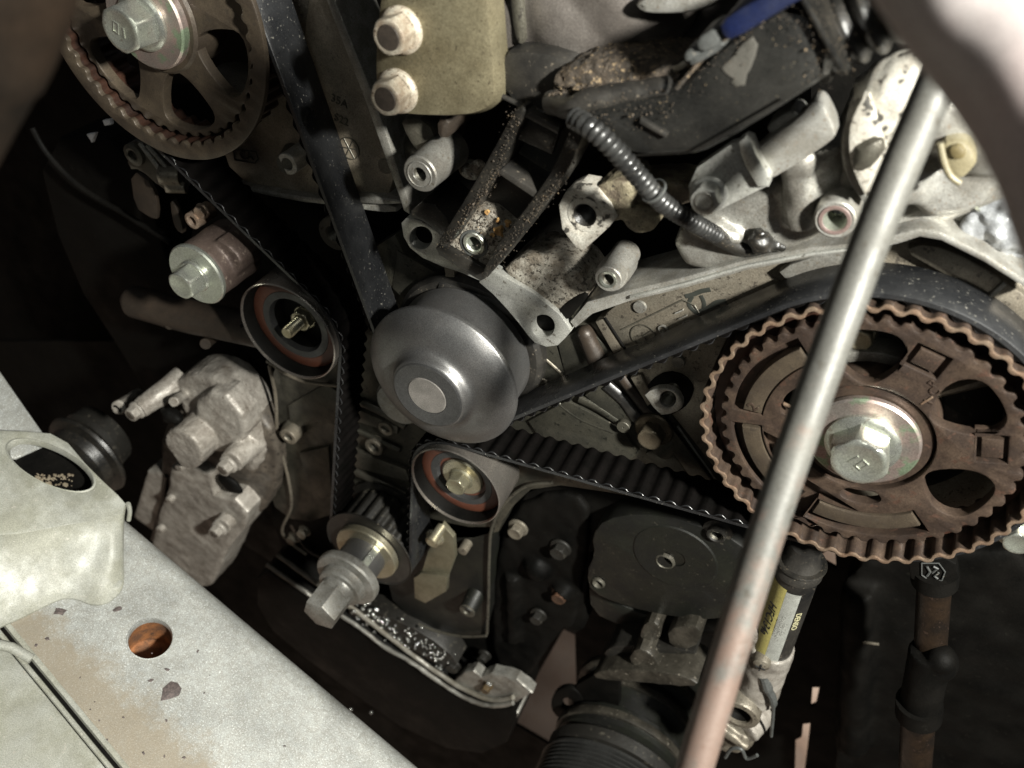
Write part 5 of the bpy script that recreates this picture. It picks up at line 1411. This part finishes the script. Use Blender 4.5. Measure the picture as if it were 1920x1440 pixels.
for c in ((1342, 1006), (1464, 1022)):
    t_ = thing('threaded_nut', 'dark flanged nut with open thread, %s' % ('at the corner of the compressor end plate' if c[0] < 1400 else 'close under the rim of the big brown sprocket'), 'nut', P(c[0], c[1], -.035), 'flanged nuts under the sprocket')
    add('nut', lathe(XZ(c[0], c[1], -.036), [(.004, -.037), (.0048, -.0362), (.0060, -.0365), (.0062, -.04), (.0095, -.0405), (.0098, -.046)], 24), DARK, t_)
    add('thread', screw_hole(XZ(c[0], c[1], -.037), -.037, .0040, .010), ALUD, t_)

# ================================================================ lower right: dark shafts, emblem plate
for (x0, y0, x1, y1, r, w, lab) in ((1752, 1090, 1744, 1216, .0095, -.05, 'short rusty brown shaft lit faintly in the dark under the big brown sprocket'), (1722, 1340, 1712, 1500, .0105, -.04, 'brown stained shaft at the bottom edge in the dark corner')):
    s_ = thing('steering_shaft', lab, 'shaft', P((x0 + x1) / 2, (y0 + y1) / 2, w))
    add('shaft', tube(spline([P(x0, y0, w), P((x0 + x1) / 2, (y0 + y1) / 2, w), P(x1, y1, w)], 4), r, 24), M('rusty_shaft', (.034, .022, .014), .4, .38, (.010, .007, .005), .5, 60, (.04, .025, .018), .3, 250, .4, 500), s_)
    add('collar', tube([P(x0 + 2, y0 - 24, w), P(x0, y0, w)], r * 1.35, 24), BLACK, s_)
ju = thing('shaft_joint', 'black shaft joint between the two faintly lit brown shafts', 'joint', P(1735, 1270, -.045))
add('joint', cast([ball(P(1755, 1240, -.045), .013), seg_tube(P(1745, 1220, -.045), P(1722, 1338, -.04), .0125), ball(P(1765, 1235, -.04), .009)], .0016, 4), BLACK, ju)
ep = thing('emblem_plate', 'black plate with a faint outlined hexagon emblem, just below the big brown sprocket', 'plate', P(1748, 1070, -.045))
add('plate', prism([(1700, 1040), (1790, 1046), (1800, 1095), (1710, 1100)], -.042, -.05, .001), BLACK, ep)
em = [(1728, 1056), (1760, 1056), (1772, 1072), (1766, 1088), (1745, 1090), (1728, 1078)]
add('emblem', join(tube([P(x, y, -.0415) for x, y in em + em[:1]], .00045, 6), tube([P(1738, 1062, -.0415), P(1744, 1072, -.0415), P(1738, 1080, -.0415)], .0007, 6), tube([P(1750, 1062, -.0415), P(1758, 1066, -.0415), P(1748, 1074, -.0415)], .0007, 6), tube([P(1760, 1074, -.0415), P(1752, 1080, -.0415), P(1758, 1085, -.0415)], .0007, 6)), GREYP, ep)
rb_ = thing('flange_bolt', 'zinc flange bolt at the frame edge beside the big brown sprocket rim', 'bolt', P(1908, 1008, -.03))
add('bolt', hexhead(XZ(1908, 1008, -.025), -.03, .0105, .003, .0075, .010, True, .2), ZINC, rb_)
add('seat', prism([(1870, 1000), (1900, 985), (1980, 985), (1980, 1030), (1900, 1034)], -.031, -.05, .001), ALUD, rb_)
dm_ = thing('exhaust_shield', 'black heat shield filling the dark corner under the big brown sprocket', 'shield', P(1600, 1250, -.12))
add('shield', cast([prism([(1590, 1060), (1700, 1040), (1980, 1030), (2000, 1560), (1560, 1560), (1570, 1200)], -.115, -.14, .004), seg_tube(P(1610, 1100, -.11), P(1600, 1400, -.11), .012)], .003, 3, .002, 50), BLACK, dm_)
add('rib', tube([P(1618, 1204, -.10), P(1648, 1208, -.10)], .0011, 8), ALUM, dm_)  # pale strip standing in for a small glint

# ================================================================ near the camera
rd = thing('steel_bar', 'bare steel bar slanting across the big brown sprocket, slightly out of focus', 'bar', D(1560, 700, .28))
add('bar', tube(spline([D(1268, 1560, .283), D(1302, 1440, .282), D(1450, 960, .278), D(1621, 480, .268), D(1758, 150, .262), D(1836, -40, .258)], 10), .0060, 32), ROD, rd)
ph2 = thing('pale_hose', 'very blurred thick pale hose crossing the top corner in front of the steel bar', 'hose', D(1850, 150, .15))
add('hose', roughen(tube(spline([D(1650, -330, .15), D(1790, -130, .15), D(1915, 40, .15), D(2030, 215, .15), D(2110, 420, .15), D(2180, 700, .15)], 8), .0165, 40), .0012, 70), PALE, ph2)
hs = thing('dark_hose', 'very blurred dark brown hose in the top corner in front of the tan sprocket', 'hose', D(0, 100, .2))
add('hose', roughen(tube(spline([D(80, -420, .16), D(25, -120, .17), D(-15, 40, .18), D(-95, 220, .19), D(-200, 430, .2)], 8), [.0135] * 20 + [.0125] * 21, 40), .0016, 60), CLOTH, hs)
# brown staining along the outer side of the beam: dirt that belongs to the paint
nt = BEAM.node_tree
N_, L_ = nt.nodes, nt.links
b_ = N_['Principled BSDF']
src = b_.inputs['Base Color'].links[0].from_socket
geo = N_.new('ShaderNodeNewGeometry')
dt = N_.new('ShaderNodeVectorMath'); dt.operation = 'DOT_PRODUCT'
dt.inputs[1].default_value = (n_.x, n_.y, 0)
L_.new(geo.outputs['Position'], dt.inputs[0])
s0, s1 = C_.dot(n_) - .050, C_.dot(n_)
nz = N_.new('ShaderNodeTexNoise'); nz.inputs['Scale'].default_value = 110; nz.inputs['Detail'].default_value = 8; nz.inputs['Roughness'].default_value = .7
L_.new(geo.outputs['Position'], nz.inputs['Vector'])
mr = N_.new('ShaderNodeMapRange'); mr.inputs['From Min'].default_value = s0; mr.inputs['From Max'].default_value = s1
mr.inputs['To Min'].default_value = -.65; mr.inputs['To Max'].default_value = .35
L_.new(dt.outputs['Value'], mr.inputs['Value'])
ad = N_.new('ShaderNodeMath'); ad.operation = 'ADD'; L_.new(mr.outputs[0], ad.inputs[0]); L_.new(nz.outputs['Fac'], ad.inputs[1])
m2 = N_.new('ShaderNodeMapRange'); m2.inputs['From Min'].default_value = .38; m2.inputs['From Max'].default_value = .72; m2.inputs['To Max'].default_value = .7
L_.new(ad.outputs[0], m2.inputs['Value'])
mx = N_.new('ShaderNodeMix'); mx.data_type = 'RGBA'
L_.new(m2.outputs[0], mx.inputs[0]); L_.new(src, mx.inputs[6]); mx.inputs[7].default_value = (.25, .205, .14, 1)
L_.new(mx.outputs[2], b_.inputs['Base Color'])
# reddish brown streaks mixed into the bar, stronger towards its lower end
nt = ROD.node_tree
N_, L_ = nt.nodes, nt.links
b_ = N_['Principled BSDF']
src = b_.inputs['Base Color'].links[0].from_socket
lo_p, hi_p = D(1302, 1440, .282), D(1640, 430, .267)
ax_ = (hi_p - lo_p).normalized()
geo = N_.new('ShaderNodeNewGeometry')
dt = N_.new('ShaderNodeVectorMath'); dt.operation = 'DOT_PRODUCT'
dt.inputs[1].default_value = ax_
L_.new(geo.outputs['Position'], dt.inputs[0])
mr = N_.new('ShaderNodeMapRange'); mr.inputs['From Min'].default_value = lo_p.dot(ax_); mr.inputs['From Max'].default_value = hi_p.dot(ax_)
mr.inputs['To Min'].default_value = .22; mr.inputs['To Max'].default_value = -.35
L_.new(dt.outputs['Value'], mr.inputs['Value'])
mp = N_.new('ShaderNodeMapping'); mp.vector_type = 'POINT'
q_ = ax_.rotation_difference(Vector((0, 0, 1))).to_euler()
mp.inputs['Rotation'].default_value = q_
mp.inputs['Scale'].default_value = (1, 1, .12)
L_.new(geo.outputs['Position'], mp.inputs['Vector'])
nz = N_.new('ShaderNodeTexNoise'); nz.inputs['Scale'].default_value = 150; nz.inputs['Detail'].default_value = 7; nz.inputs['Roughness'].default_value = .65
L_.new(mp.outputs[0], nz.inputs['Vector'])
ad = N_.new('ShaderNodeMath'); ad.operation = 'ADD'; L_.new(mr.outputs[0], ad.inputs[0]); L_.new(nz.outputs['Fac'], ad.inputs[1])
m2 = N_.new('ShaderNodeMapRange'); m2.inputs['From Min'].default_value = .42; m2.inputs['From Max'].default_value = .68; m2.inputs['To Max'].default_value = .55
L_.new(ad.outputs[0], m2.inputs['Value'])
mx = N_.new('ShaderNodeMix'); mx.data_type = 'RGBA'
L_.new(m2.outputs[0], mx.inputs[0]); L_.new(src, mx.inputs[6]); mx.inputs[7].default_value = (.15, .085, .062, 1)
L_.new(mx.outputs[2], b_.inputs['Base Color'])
